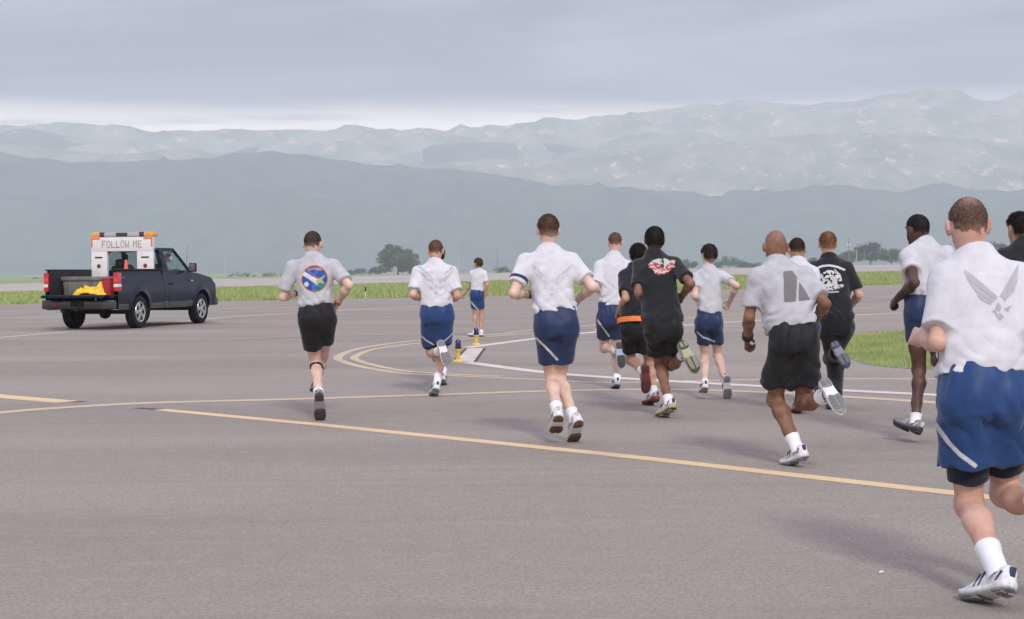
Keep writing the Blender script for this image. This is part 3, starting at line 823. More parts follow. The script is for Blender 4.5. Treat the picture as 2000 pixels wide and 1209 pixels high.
def make_shorts(J, o, h):
    s, g = J['s'], J['g'] * o.get('wide', 1.0); P, N = J['pel'], J['neck']; up = unit(N - P); L = np.linalg.norm(N - P)
    rt = unit(J['hipR'] - J['hipL']); top = o['waist']; cuts = o['leg']; fw = J['fwd']
    pts = np.array([P + up * top, J['hipL'], J['hipR'], J['hipL'] + (J['knL'] - J['hipL']) * min(cuts[0], 1), J['hipR'] + (J['knR'] - J['hipR']) * min(cuts[1], 1)] + ([J['anL'], J['anR']] if max(cuts) > 1 else []))
    F = Field(pts.min(0) - .24, pts.max(0) + .2, h)
    fl = o.get('flare', 1.0)
    F.loft(P, N, rt, rt, [(-.10, .136 * g * s, .110 * g * s, .006), (0, .150 * g * s, .122 * g * s, .010), (.12, .153 * g * s, .118 * g * s, .004), (top / L, .148 * g * s, .112 * g * s, 0)], .05)
    for q, cf in zip('LR', cuts):
        hp, kn, an = J['hip' + q], J['kn' + q], J['an' + q]; d = unit(kn - hp)
        if cf <= 1:
            e = hp + (kn - hp) * cf
            F.leg(hp - up * .01, e, .084 * g * s, .085 * fl * g * s, unit(d * .85 - up * .25), .05, None, rt)
        else:                                        # long trousers
            F.cap(hp, kn, .092 * g * s, .072 * g * s, .055); F.leg(kn, kn * .06 + an * .94, .072 * g * s, .064 * s, unit(an - kn), .04)
        F.ell(hp - fw * .034 * s + up * .015, (rt, fw, up), (.066 * g * s, .078 * g * s, .10 * g * s), .07)
    I = np.abs(F.F) < .035; G = np.stack([F.ax[k][i] for k, i in enumerate(np.nonzero(I))], -1); sd = J['seed']
    D = crease(G, 13.0, sd + 3, up * .9 + rt * .30) * .015 + crease(G, 17.0, sd + 31, up * .9 - rt * .5) * .012 + crease(G, 8.0, sd + 17, up) * .010
    F.F[I] += (D * o.get('fold', 1)).astype(np.float32)
    gb = J['g']; c_ = o.get('core', .018)
    F.loft(P, N, rt, rt, [(-.10, .09 * gb * s + c_, .07 * gb * s + c_, 0), (0, .116 * gb * s + c_, .088 * gb * s + c_, 0), (.25, .125 * gb * s + c_, .09 * gb * s + c_, 0)], .035)
    for q, cf in zip('LR', cuts):
        hp, kn, an = J['hip' + q], J['kn' + q], J['an' + q]; d = unit(kn - hp)
        F.ell(hp - fw * .015 * s, (rt, fw, up), (.060 * gb * s + c_ * .7, .068 * gb * s + c_ * .7, .08 * gb * s + c_ * .7), .03)
        if cf <= 1: F.leg(hp, hp + (kn - hp) * cf, .071 * gb * s + c_ * .8, .066 * gb * s + c_, unit(d * .85 - up * .25), .02, None, rt)
        else: F.cap(hp, kn, .076 * gb * s + c_, .060 * s + c_, .02); F.leg(kn, kn * .06 + an * .94, .066 * s + c_, .048 * s + c_, unit(an - kn), .02)
    F.plane(P + up * top, up)
    return F.nets()

# ------------------------------------------------------------------ running shoe, built once per colouring
SHOES = {}
def shoe_meshes(key, upper, mid, out, acc):
    if key in SHOES: return SHOES[key]
    st = np.array([  # x, half width, top z, sole z
        (-.088, .012, -.020, -.060), (-.084, .026, .004, -.070), (-.070, .034, .022, -.076), (-.045, .037, .016, -.078), (-.015, .037, .012, -.078), (.015, .038, .016, -.076),
        (.045, .041, .004, -.075), (.080, .046, -.014, -.076), (.115, .049, -.030, -.076), (.150, .047, -.040, -.072), (.178, .039, -.046, -.066), (.195, .026, -.052, -.062), (.203, .010, -.056, -.060)])
    def loft(rows, n=18):
        V, Q = [], []
        for x, w, zt, zb, e in rows:
            cz, hz = (zt + zb) / 2, (zt - zb) / 2
            for i in range(n):
                a = 2 * math.pi * i / n; ca, sa = math.cos(a), math.sin(a)
                ee = e if sa > 0 else .45
                V.append((x, w * np.sign(ca) * abs(ca) ** .75, cz + hz * np.sign(sa) * abs(sa) ** ee))
        for j in range(len(rows) - 1):
            for i in range(n): Q.append((j * n + i, j * n + (i + 1) % n, (j + 1) * n + (i + 1) % n, (j + 1) * n + i))
        return V, Q + [tuple(reversed(range(n))), tuple(range((len(rows) - 1) * n, len(rows) * n))]
    xs = np.linspace(-.088, .203, 22)
    I = lambda c: np.interp(xs, st[:, 0], st[:, c])
    w, zt, zb = I(1), I(2), I(3)
    spring = np.interp(xs, [-.09, -.06, .09, .15, .205], [.010, 0, 0, .006, .026])
    def mk(nm, rows, m):
        V, Q = loft(rows); o = MB().add(V, Q)
        ob = o.build(nm, m, smooth=True, sharp=60); COL.objects.unlink(ob); return ob.data
    up_ = mk('shoe', [(x, a, t_, b_ + sp + .012, .95) for x, a, t_, b_, sp in zip(xs, w, zt, zb, spring)], upper)
    md = mk('midsole', [(x * 1.03, a * 1.07 + .002, -.050 + sp * .9 + (.010 if x < -.03 else 0), -.078 + sp, .4) for x, a, sp in zip(xs, w, spring)], mid)
    ot = mk('outsole', [(x * 1.025, a * (1.04 if abs(x - .03) > .035 else .60), (-.0765 if abs(x - .03) > .035 else -.074) + sp, (-.086 if abs(x - .03) > .035 else -.0775) + sp, .4) for x, a, sp in zip(xs, w, spring)], out)
    T = MB()                                            # tread bars
    for x in (-.066, -.050, -.034, .074, .090, .106, .122, .138, .154, .170):
        a_ = np.interp(x, xs, w); sp = np.interp(x, xs, spring)
        for sd in (-1, 1): T.box((x + .003, sd * a_ * .52, -.0885 + sp), (.009, a_ * .74, .007), Matrix.Rotation(sd * R(16), 3, 'Z'))
    to = T.build('tread', mid if key in ('olive', 'red', 'navy_grey') else out); td = to.data; COL.objects.unlink(to)
    # side stripes, heel tab, laces
    A = MB()
    for sd in (-1, 1):
        for x0, x1, z0, z1, wd in ((.025, .060, .000, -.048, .007), (.050, .085, -.006, -.050, .006), (-.070, -.035, -.012, -.046, .008)):
            y0 = np.interp(x0, st[:, 0], st[:, 1]); y1 = np.interp(x1, st[:, 0], st[:, 1])
            a_ = (x0, sd * (y0 * .93), z0); b_ = (x1, sd * (y1 + .001), z1)
            A.box(((a_[0] + b_[0]) / 2, (a_[1] + b_[1]) / 2, (a_[2] + b_[2]) / 2), (math.dist(a_, b_), .007, wd), Matrix.Rotation(math.atan2(-(b_[2] - a_[2]), b_[0] - a_[0]), 3, 'Y'))
    A.box((-.086, 0, -.012), (.010, .024, .040), Matrix.Rotation(R(-10), 3, 'Y'))
    ao = A.build('shoe_stripe', acc, bevel=.002); ad = ao.data; COL.objects.unlink(ao)
    B = MB()
    for k in range(4):
        x = .040 + k * .019; zt_ = np.interp(x, st[:, 0], st[:, 2])
        B.tube((x, -.020, zt_ - .004), (x + .006, .020, zt_ - .004), .003, n=6)
    bo = B.build('laces', SOCK); bd = bo.data; COL.objects.unlink(bo)
    SHOES[key] = (up_, md, ot, ad, bd, td); return SHOES[key]
def shoe_mat(n, c, r=.55): return mat('shoe_' + n, c, r, .4, var=.10, vscale=60, bump=.3, bscale=300)
SH_W = shoe_mat('white', (.68, .68, .69)); SH_S = shoe_mat('silver', (.42, .43, .44), .4); SH_K = shoe_mat('black', (.035, .035, .038)); SH_N = shoe_mat('navy', (.03, .042, .10))
SH_G = shoe_mat('grey', (.22, .22, .225)); SH_R = shoe_mat('red', (.19, .035, .032)); SH_Y = shoe_mat('olive', (.36, .36, .22)); SH_B = shoe_mat('tread_dark', (.06, .055, .052)); SH_T = shoe_mat('tread_pale', (.42, .38, .32))
SH_BR = shoe_mat('tread_brown', (.14, .075, .05)); SH_LB = shoe_mat('pale_blue', (.30, .38, .50))
SCHEMES = {'white_navy': (SH_W, SH_W, SH_G, SH_N), 'white_grey': (SH_W, SH_W, SH_BR, SH_S), 'black': (SH_K, SH_G, SH_B, SH_T), 'silver': (SH_S, SH_W, SH_B, SH_K),
           'white_blue': (SH_W, SH_LB, SH_B, SH_N), 'red': (SH_S, SH_R, SH_B, SH_R), 'olive': (SH_W, SH_Y, SH_B, SH_K), 'grey_black': (SH_G, SH_K, SH_B, SH_W), 'navy_grey': (SH_T, SH_G, SH_N, SH_N), 'white_tan': (SH_W, SH_T, SH_G, SH_N)}

def build_skeleton(sp):
    S = sp['S']; s = S / 1.76; Y = sp['Y']; p = sp['p']
    J = {'s': s, 'g': sp.get('g', 1.0), 'leg': sp.get('leg', .95), 'seed': sp.get('seed', 1.7)}
    J['pel'] = at(*p['pel'], Y); lean = sp.get('lean', .12) * s
    J['neck'] = at(*p['neck'], Y + lean); J['head'] = at(*p['head'], Y + lean + sp.get('headfwd', .045))
    tw, hw = sp.get('twist', 0), sp.get('htwist', 0)      # metres the right shoulder / hip lies nearer the camera
    J['shL'] = at(*p['shL'], Y + lean * .88 + tw / 2); J['shR'] = at(*p['shR'], Y + lean * .88 - tw / 2)
    hx = sp.get('hipw', .078) * s
    hd = unit(np.array([1.0, -hw / (2 * hx), sp.get('hiptilt', 0)]))
    J['hipL'] = J['pel'] - hd * hx; J['hipR'] = J['pel'] + hd * hx
    fw = unit(np.cross([0, 0, 1.0], unit(J['hipR'] - J['hipL'] + .5 * unit(J['shR'] - J['shL'])))); J['fwd'] = unit(np.array([fw[0], fw[1], 0]))
    a = sp.get('headyaw', 0)            # positive looks left
    J['face'] = np.array([J['fwd'][0] * math.cos(a) - J['fwd'][1] * math.sin(a), J['fwd'][0] * math.sin(a) + J['fwd'][1] * math.cos(a), sp.get('nod', 0)])
    for q in 'LR':
        J['el' + q] = reach(J['sh' + q], *p['el' + q][:2], .290 * s, p['el' + q][2] == 'n')
        J['wr' + q] = reach(J['el' + q], *p['wr' + q][:2], .250 * s, p['wr' + q][2] == 'n')
        fd = unit(J['wr' + q] - J['el' + q]); J['hand' + q] = fd
        mid = (J['shL'] + J['shR']) / 2; side = np.array([1.0, 0, 0]) * (1 if q == 'L' else -1)
        J['palm' + q] = side - np.array([0, 0, .4]); J['thumb' + q] = 1
        t = np.cross(fd, unit(J['palm' + q] - fd * (J['palm' + q] @ fd)))
        if t[2] < 0 and abs(fd[2]) < .8: J['thumb' + q] = -1
        J['kn' + q] = reach(J['hip' + q], *p['kn' + q][:2], .425 * s, p['kn' + q][2] == 'n')
        J['an' + q] = reach(J['kn' + q], *p['an' + q][:2], .415 * s, p['an' + q][2] == 'n')
        tt = p['to' + q]
        toe = reach(J['an' + q], *tt[:2], .215 * s, tt[2] == 'n')
        t_ = unit(toe - J['an' + q]); sh = unit(J['kn' + q] - J['an' + q])
        upv = unit(sh - t_ * (sh @ t_)) if abs(sh @ t_) < .995 else np.array([0, 1.0, 0])
        al = R(16)
        J['toedir' + q] = t_ * math.cos(al) + upv * math.sin(al); J['up' + q] = upv * math.cos(al) - t_ * math.sin(al)
    return J

def sheet_print(root, parent, name, V, Q, box, fn, cell, lift=.002, material=None):
    """print on cloth: a fine sheet laid on the cloth, kept only where fn gives ink"""
    bvh = BVHTree.FromPolygons([tuple(v) for v in V], [tuple(q) for q in Q])
    x0, y0, x1, y1 = box; nx, ny = int((x1 - x0) / cell) + 1, int((y1 - y0) / cell) + 1
    PX, PY = np.meshgrid(np.linspace(x0, x1, nx), np.linspace(y0, y1, ny), indexing='ij')
    ink = fn(PX, PY)                     # (nx,ny,4): rgb + mask
    need = np.zeros((nx, ny), bool); mk = ink[..., 3] > .5
    for i in (-1, 0, 1):
        for j in (-1, 0, 1): need |= np.roll(np.roll(mk, i, 0), j, 1)
    for _ in range(2):                       # let the ink colour run past its edge vertices
        for i, j in ((1, 0), (-1, 0), (0, 1), (0, -1)):
            r_ = np.roll(np.roll(ink, i, 0), j, 1); e_ = (ink[..., :3].sum(-1) == 0) & (r_[..., :3].sum(-1) > 0)
            ink[e_, :3] = r_[e_, :3]
    pos = np.zeros((nx, ny, 3)); ok = np.zeros((nx, ny), bool)
    for i, j in np.argwhere(need):
        d = Vector(unit(ray(PX[i, j], PY[i, j])))
        hit, nr, _, dist = bvh.ray_cast(Vector(CAM), d)
        if hit is None: continue
        if nr.dot(d) > 0: nr = -nr
        pos[i, j] = np.array(hit + nr * lift); ok[i, j] = True
    idx = np.full((nx, ny), -1); vs, cs, fs = [], [], []
    def vid(i, j):
        if idx[i, j] < 0:
            idx[i, j] = len(vs); vs.append(pos[i, j] - root); cs.append(tuple(ink[i, j, :3]) + (1,))
        return idx[i, j]
    for i in range(nx - 1):
        for j in range(ny - 1):
            if ink[i:i + 2, j:j + 2, 3].mean() >= .5 and ok[i:i + 2, j:j + 2].all():
                dd = pos[i:i + 2, j:j + 2, 1]
                if dd.max() - dd.min() < .10: fs.append((vid(i, j), vid(i + 1, j), vid(i + 1, j + 1), vid(i, j + 1)))
    if not fs: return None
    o = mesh_obj(name, vs, fs, material or M_PRINT, parent, True)
    at_ = o.data.color_attributes.new('Col', 'FLOAT_COLOR', 'POINT')
    at_.data.foreach_set('color', np.array(cs, np.float32).ravel())
    return o
def poly_mask(polys, PX, PY):
    P = np.c_[PX.ravel(), PY.ravel()]; m = np.zeros(len(P), bool)
    for q in polys: m |= inside(q, P)
    return m.reshape(PX.shape)
def stroke(pts, wd, PX, PY):
    m = np.zeros(PX.shape, bool)
    for (ax, ay), (bx, by) in zip(pts[:-1], pts[1:]):
        dx, dy = bx - ax, by - ay
        t = np.clip(((PX - ax) * dx + (PY - ay) * dy) / (dx * dx + dy * dy), 0, 1)
        m |= np.hypot(PX - ax - t * dx, PY - ay - t * dy) < wd / 2
    return m
def ink(PX, layers):
    o = np.zeros(PX.shape + (4,))
    for m, c in layers: o[m] = tuple(c) + (1,)
    return o

def lowest(J, k):
    return min(float((J['an' + q] + (J['toedir' + q] * a + J['up' + q] * b) * J['s'] * k)[2]) for q in 'LR' for a, b in ((-.085, -.072), (-.06, -.088), (.10, -.088), (.15, -.082), (.19, -.062)))
def person(sp):
    for _ in range(3):                       # choose the distance at which the lowest sole stands on the apron
        J = build_skeleton(sp); z0 = lowest(J, sp.get('shoesize', 1.0)) - sp.get('air', 0.0)
        k = min(1.06, max(.94, CAM_H / (CAM_H - z0))); sp['Y'] *= k; sp['S'] *= k
    J = build_skeleton(sp); print('grounded', round(sp['Y'], 2), round(sp['S'], 2), round(lowest(J, sp.get('shoesize', 1.0)), 3))
    root = np.array([J['pel'][0], J['pel'][1], 0.0])
    e = empty('person', root); tag(e, sp['label'], 'person', sp.get('group', 'runners on the apron'))
    h = sp.get('vox', .0085); hh = sp.get('fine', .005)
    V, Q = join_nets(body_fields(J, h, hh)); np_mesh('body', V - root, Q, SKIN[sp['skin']], e)
    if sp.get('hair'):
        v, q = make_hair(J, sp['hair'][0], hh); ho = np_mesh('hair', v - root, q, hair_fade_mat(sp['hair'][1], sp['skin']), e)
        r, f, u = head_frame(J); dv = (v - J['head']) / J['s']; du, df, dr = dv @ u, dv @ f, np.abs(dv @ r)
        fd = np.clip((du + .055) / (.075 if sp['hair'][0] in ('buzz', 'short') else .02), .12, 1) * (1 if sp['hair'][0] not in ('buzz',) else .93)
        if sp.get('thin'): fd = fd * (1 - sp['thin'] * np.clip(1 - np.sqrt(dr ** 2 + (df + .045) ** 2) / .055, 0, 1) * (du > .05))
        at_ = ho.data.color_attributes.new('Col', 'FLOAT_COLOR', 'POINT'); at_.data.foreach_set('color', np.repeat(fd.astype(np.float32)[:, None], 4, 1).ravel())
        gh = np.random.default_rng(int(J['seed'] * 10)); nh = 5200; fi = gh.integers(0, len(q), nh); W4 = gh.dirichlet((1, 1, 1, 1), nh)
        A4 = v[q[fi]]; Ph = (A4 * W4[..., None]).sum(1); nn = np.cross(A4[:, 2] - A4[:, 0], A4[:, 3] - A4[:, 1]); nn /= np.linalg.norm(nn, axis=1)[:, None] + 1e-9
        ln_ = {'buzz': .005, 'short': .011, 'crop': .016, 'afro': .010, 'bun': .014, 'tail': .016}[sp['hair'][0]] * (.5 + gh.random(nh)) * np.clip((fd[q[fi]].mean(1)), .3, 1)
        dirn = nn * .7 + gh.normal(size=(nh, 3)) * .35 - u * .35 - f * .15; dirn /= np.linalg.norm(dirn, axis=1)[:, None]
        sd_ = np.cross(dirn, gh.normal(size=(nh, 3))); sd_ /= np.linalg.norm(sd_, axis=1)[:, None]; wd_ = .0013 + .0009 * (h > .008)
        Vh = np.stack([Ph - sd_ * wd_, Ph + sd_ * wd_, Ph + dirn * ln_[:, None]], 1).reshape(-1, 3)
        hs = np_mesh('hair_strands', Vh - root, np.arange(nh * 3).reshape(-1, 3), hair_fade_mat(sp['hair'][1], sp['skin']), ho, smooth=False); hs['kind'] = 'stuff'
        at_ = hs.data.color_attributes.new('Col', 'FLOAT_COLOR', 'POINT'); at_.data.foreach_set('color', np.repeat(np.repeat(np.clip(fd[q[fi]].mean(1) + .15, 0, 1), 3).astype(np.float32)[:, None], 4, 1).ravel())
    r, f, u = head_frame(J)
    for sd in (-1, 1):
        c = J['head'] + (r * .031 * sd + f * .083 + u * .004) * J['s'] - root
        MB().lathe([(.002, -.010), (.008, -.007), (.011, 0), (.008, .007), (.002, .010)], c, n=8).build('eye', M_EYEW, e, smooth=True)
    v, q = make_shirt(J, sp['shirt'], h); so = np_mesh('t_shirt', v - root, q, sp['shirt']['mat'], e)
    # collar rib
    nd = unit(J['head'] - J['neck']); cn = unit(nd * .95 + J['fwd'] * .22); cc = J['neck'] - nd * .003 * J['s'] + J['fwd'] * .010 - root
    uu = unit(np.cross(cn, J['fwd'])); ww = np.cross(cn, uu); ring = MB(); N = 20
    rr = .0695 * J['s'] * (J['g'] * .6 + .4); V = []
    for k in range(N):
        a0 = 2 * math.pi * k / N; o_ = uu * math.cos(a0) + ww * math.sin(a0)
        for m_ in range(8): V.append(cc + o_ * (rr + .004 * math.cos(m_ * math.pi / 4)) + cn * .007 * math.sin(m_ * math.pi / 4))
    ring.add(V, [(k * 8 + m_, k * 8 + (m_ + 1) % 8, ((k + 1) % N) * 8 + (m_ + 1) % 8, ((k + 1) % N) * 8 + m_) for k in range(N) for m_ in range(8)])
    ring.build('collar', sp['shirt']['mat'], so, smooth=True, sharp=80)
    for k, (box, fn) in enumerate(sp.get('prints', ())):
        sheet_print(root, so, 'shirt_print', v, q, box, fn, sp.get('cell', .8))
    v2, q2 = make_shorts(J, sp['shorts'], h); sh = np_mesh('trousers' if max(sp['shorts']['leg']) > 1 else 'shorts', v2 - root, q2, sp['shorts']['mat'], e)
    for pts, wd in sp.get('stripes', ()):
        xs = [a for a, b in pts]; ys = [b for a, b in pts]
        sheet_print(root, sh, 'reflective_stripe', v2, q2, (min(xs) - wd, min(ys) - wd, max(xs) + wd, max(ys) + wd), lambda PX, PY, pts=pts, wd=wd: ink(PX, [(stroke(pts, wd, PX, PY), (.5, .5, .5))]), sp.get('cell', .8), .002, M_REFL)
    if sp.get('inner'):
        o2 = dict(sp['shorts']); o2.update(leg=sp['inner'], wide=.82, flare=1.0, fold=.0, waist=.03, core=.0125); v3, q3 = make_shorts(J, o2, h)
        np_mesh('compression_shorts', v3 - root, q3, C_LYCRA, e)
    sl = sp.get('sock', .11)
    for q in 'LR':
        an, kn, up = J['an' + q], J['kn' + q], J['up' + q]; fd = J['toedir' + q]; s = J['s']
        d = unit(kn - an)
        if sl and max(sp['shorts']['leg']) <= 1:
            b = MB(); prof = [(.044, -.035), (.041, -.005), (.0385, .03), (.0405, sl * .7), (.0465, sl), (.036, sl + .002)]
            base = an; u1 = unit(np.cross(d, fd)); u2 = np.cross(d, u1); n = 16; V = []
            for r_, hgt in prof:
                for k in range(n): V.append(base + d * hgt * s + (u1 * math.cos(6.2832 * k / n) + u2 * math.sin(6.2832 * k / n)) * r_ * s * (1 + .9 * max(0, J['leg'] - 1)) * 1.04 - root)
            b.add(V, [(j * n + k, j * n + (k + 1) % n, (j + 1) * n + (k + 1) % n, (j + 1) * n + k) for j in range(len(prof) - 1) for k in range(n)])
            b.build('sock', SOCK, e, smooth=True, sharp=70)
        y = np.cross(up, fd); ks = s * sp.get('shoesize', 1.0)
        Mx = Matrix(((fd[0] * ks, y[0] * ks, up[0] * ks, (an - root)[0]), (fd[1] * ks, y[1] * ks, up[1] * ks, (an - root)[1]), (fd[2] * ks, y[2] * ks, up[2] * ks, (an - root)[2]), (0, 0, 0, 1)))
        ms = shoe_meshes(sp['shoes'], *SCHEMES[sp['shoes']])
        so_ = bpy.data.objects.new('shoe', ms[0]); COL.objects.link(so_); so_.parent = e; so_.matrix_local = Mx
        for nm, me in zip(('midsole', 'outsole', 'shoe_stripe', 'laces', 'tread'), ms[1:]):
            c = bpy.data.objects.new(nm, me); COL.objects.link(c); c.parent = so_
            if nm in ('shoe_stripe', 'laces', 'tread'): c['kind'] = 'stuff'
    for nm, j0, j1, t, rad, wd, m in sp.get('bands', ()):
        a, b = J[j0], J[j1]; c = a + (b - a) * t; d = unit(b - a); B = MB()
        u1 = unit(np.cross(d, [.3, .2, .9])); u2 = np.cross(d, u1); V = []
        for r_, hgt in ((rad * .9, -wd / 2 - .002), (rad, -wd / 2), (rad, wd / 2), (rad * .9, wd / 2 + .002)):
            for k in range(18): V.append(c + d * hgt + (u1 * math.cos(6.2832 * k / 18) + u2 * math.sin(6.2832 * k / 18)) * r_ - root)
        B.add(V, [(j * 18 + k, j * 18 + (k + 1) % 18, (j + 1) * 18 + (k + 1) % 18, (j + 1) * 18 + k) for j in range(3) for k in range(18)])
        B.build(nm, m, e, smooth=True)
    return e, J
M_BAND = mat('black_band', (.012, .012, .014), .5); M_ORANGE = mat('hi_vis_orange', (.85, .22, .04), .5, var=.08); M_TANBAND = mat('ochre_band', (.35, .17, .03), .6)
# ------------------------------------------------------------------ shirt prints (image of flat ink, drawn in picture coordinates of the shirt back)
def wings(cx, cy, k, colr, tilt=0.0, skew=0.0):
    polys = [[(-66, -63), (-52, -56), (-1, -12), (-4, -6), (-60, -46)], [(-60, -44), (-6, -5), (-12, -1), (-44, -22)], [(-42, -18), (-12, 0), (-14, 4), (-34, -6)],
             [(40, -75), (38, -54), (9, -10), (3, -12), (30, -58)], [(38, -50), (36, -36), (12, -6), (9, -9)], [(34, -32), (30, -20), (12, -2), (12, -5)],
             [(1, -1), (6, 10), (2, 18), (-5, 10)], [(-11, 16), (-2, 12), (-3, 24)], [(12, 12), (26, 6), (20, 18)], [(-5, 26), (3, 20), (12, 27), (5, 35)]]
    P = [[(cx + (x + skew * y) * k, cy + y * k + tilt * x * k) for x, y in q] for q in polys]
    xs = [a for q in P for a, b in q]; ys = [b for q in P for a, b in q]
    return (min(xs) - 2, min(ys) - 2, max(xs) + 2, max(ys) + 2), lambda PX, PY: ink(PX, [(poly_mask(P, PX, PY), colr)])
def sym_wings(cx, cy, k, colr):
    half = [[(-2, -6), (-58, -50), (-64, -64), (-50, -56)], [(-6, 0), (-46, -26), (-56, -42), (-10, -8)], [(-8, 5), (-34, -10), (-42, -22), (-12, -2)], [(-1, 2), (-6, 12), (-1, 20)], [(-22, 8), (-9, 14), (-12, 22)], [(-8, 30), (0, 24), (0, 38)]]
    P = [[(cx + sx * x * k, cy + y * k) for x, y in q] for q in half for sx in (-1, 1)]
    return (cx - 66 * k, cy - 66 * k, cx + 66 * k, cy + 40 * k), lambda PX, PY: ink(PX, [(poly_mask(P, PX, PY) & (vnoise(np.stack([PX * .45, PY * .45, PX * 0 + cx], -1)) > -.15), colr)])
def roundel():
    cx, cy = 614.5, 544.5
    def fn(PX, PY):
        r = np.hypot((PX - cx) / .96, PY - cy)
        bl = r < 25.5
        n = vnoise(np.stack([PX * .16, PY * .16, PX * 0], -1))
        return ink(PX, [(r < 29, (.66, .50, .40)), (r < 27.8, (.60, .28, .10)), (bl, (.035, .085, .30)), (bl & (n > .25), (.06, .16, .42)),
                        (bl & (PY > cy + 6) & (PX > cx + 2) & (n > -.3), (.04, .20, .22)),
                        (stroke([(cx - 24, cy - 12), (cx - 8, cy - 2), (cx + 10, cy + 4)], 8, PX, PY) & bl, (.62, .63, .68)),
                        (stroke([(cx - 16, cy - 6), (cx + 4, cy + 9)], 5, PX, PY) & bl, (.55, .56, .60)),
                        (stroke([(cx - 6, cy - 7), (cx + 6, cy - 1)], 3, PX, PY), (.45, .09, .06)),
                        (poly_mask([[(cx + 3, cy + 3), (cx + 22, cy - 8), (cx + 14, cy + 2), (cx + 19, cy + 10), (cx + 9, cy + 7), (cx + 5, cy + 14)]], PX, PY) & bl, (.40, .42, .16)),
                        (np.hypot(PX - cx + 16, PY - cy - 11) < 4.6, (.55, .58, .66)),
                        (stroke([(cx - 12, cy - 18), (cx, cy - 20), (cx + 12, cy - 18)], 4, PX, PY) & (np.sin(PX * 1.9) > -.55), (.62, .30, .12))])
    return (584, 514, 646, 576), fn
def army_a():
    P = [[(1530.5, 531), (1547, 529), (1556, 541), (1554, 589), (1532, 590)], [(1561, 551), (1583, 585), (1560, 588)]]
    return (1526, 526, 1588, 594), lambda PX, PY: ink(PX, [(poly_mask(P, PX, PY), (.17, .17, .172))])
def red_logo():
    P1 = [(1266, 517), (1274, 509), (1284, 506), (1292, 504), (1300, 505), (1308, 509), (1319, 508), (1317, 516), (1319, 521), (1312, 524), (1306, 532), (1292, 536), (1280, 535), (1276, 527), (1269, 524)]
    def fn(PX, PY):
        m = poly_mask([P1], PX, PY); n = vnoise(np.stack([PX * .30, PY * .42, PX * 0 + 3], -1))
        red = m & (PY > 516 + 2.5 * np.sin(PX * .2)) & (n > -.25)
        dark = m & (np.abs(PX - 1293) < 4.2) & (PY < 523) & (n < .1)
        return ink(PX, [(m, (.50, .52, .50)), (m & (n > .35), (.30, .34, .30)), (red, (.46, .05, .06)), (stroke([(1280, 530), (1292, 532.5), (1305, 529)], 2.6, PX, PY), (.62, .58, .57)), (dark, (.05, .05, .05)), (stroke([(1271, 520), (1281, 523)], 1.8, PX, PY), (.62, .58, .57)), (stroke([(1305, 522), (1314, 518)], 1.8, PX, PY), (.62, .58, .57))])
    return (1262, 500, 1323, 540), fn
def round_logo():
    cx, cy = 1620, 547
    def fn(PX, PY):
        n = vnoise(np.stack([PX * .33, PY * .36, PX * 0 + 8], -1)); n2 = vnoise(np.stack([PX * .7, PY * .7, PX * 0 + 2], -1))
        r = np.hypot((PX - cx) / 1.12, PY - cy)
        arc = stroke([(1598, 523), (1608, 519.5), (1620, 518.5), (1634, 521), (1649, 527)], 4.2, PX, PY) & (np.sin(PX * 2.6 + PY) > -.55)
        blob = (r < 19) & (n > -.05); face = np.hypot(PX - 1628, PY - 543) < 6.5
        jaw = stroke([(1601, 549), (1607, 557), (1618, 559), (1630, 552)], 4.2, PX, PY)
        ring = stroke([(1600, 534), (1599, 546)], 2, PX, PY) | stroke([(1630, 526), (1640, 536), (1643, 548)], 2, PX, PY)
        txt = stroke([(1618, 566), (1632, 562), (1645, 558)], 6, PX, PY) & (n2 > 0)
        low = stroke([(1608, 567), (1622, 571), (1638, 569.5)], 1.6, PX, PY)
        W = (.60, .61, .62)
        return ink(PX, [(blob, W), (face & (n2 > -.3), (.55, .47, .46)), (jaw, W), (ring, W), (arc, W), (txt, W), (low, W)])
    return (1592, 513, 1654, 576), fn

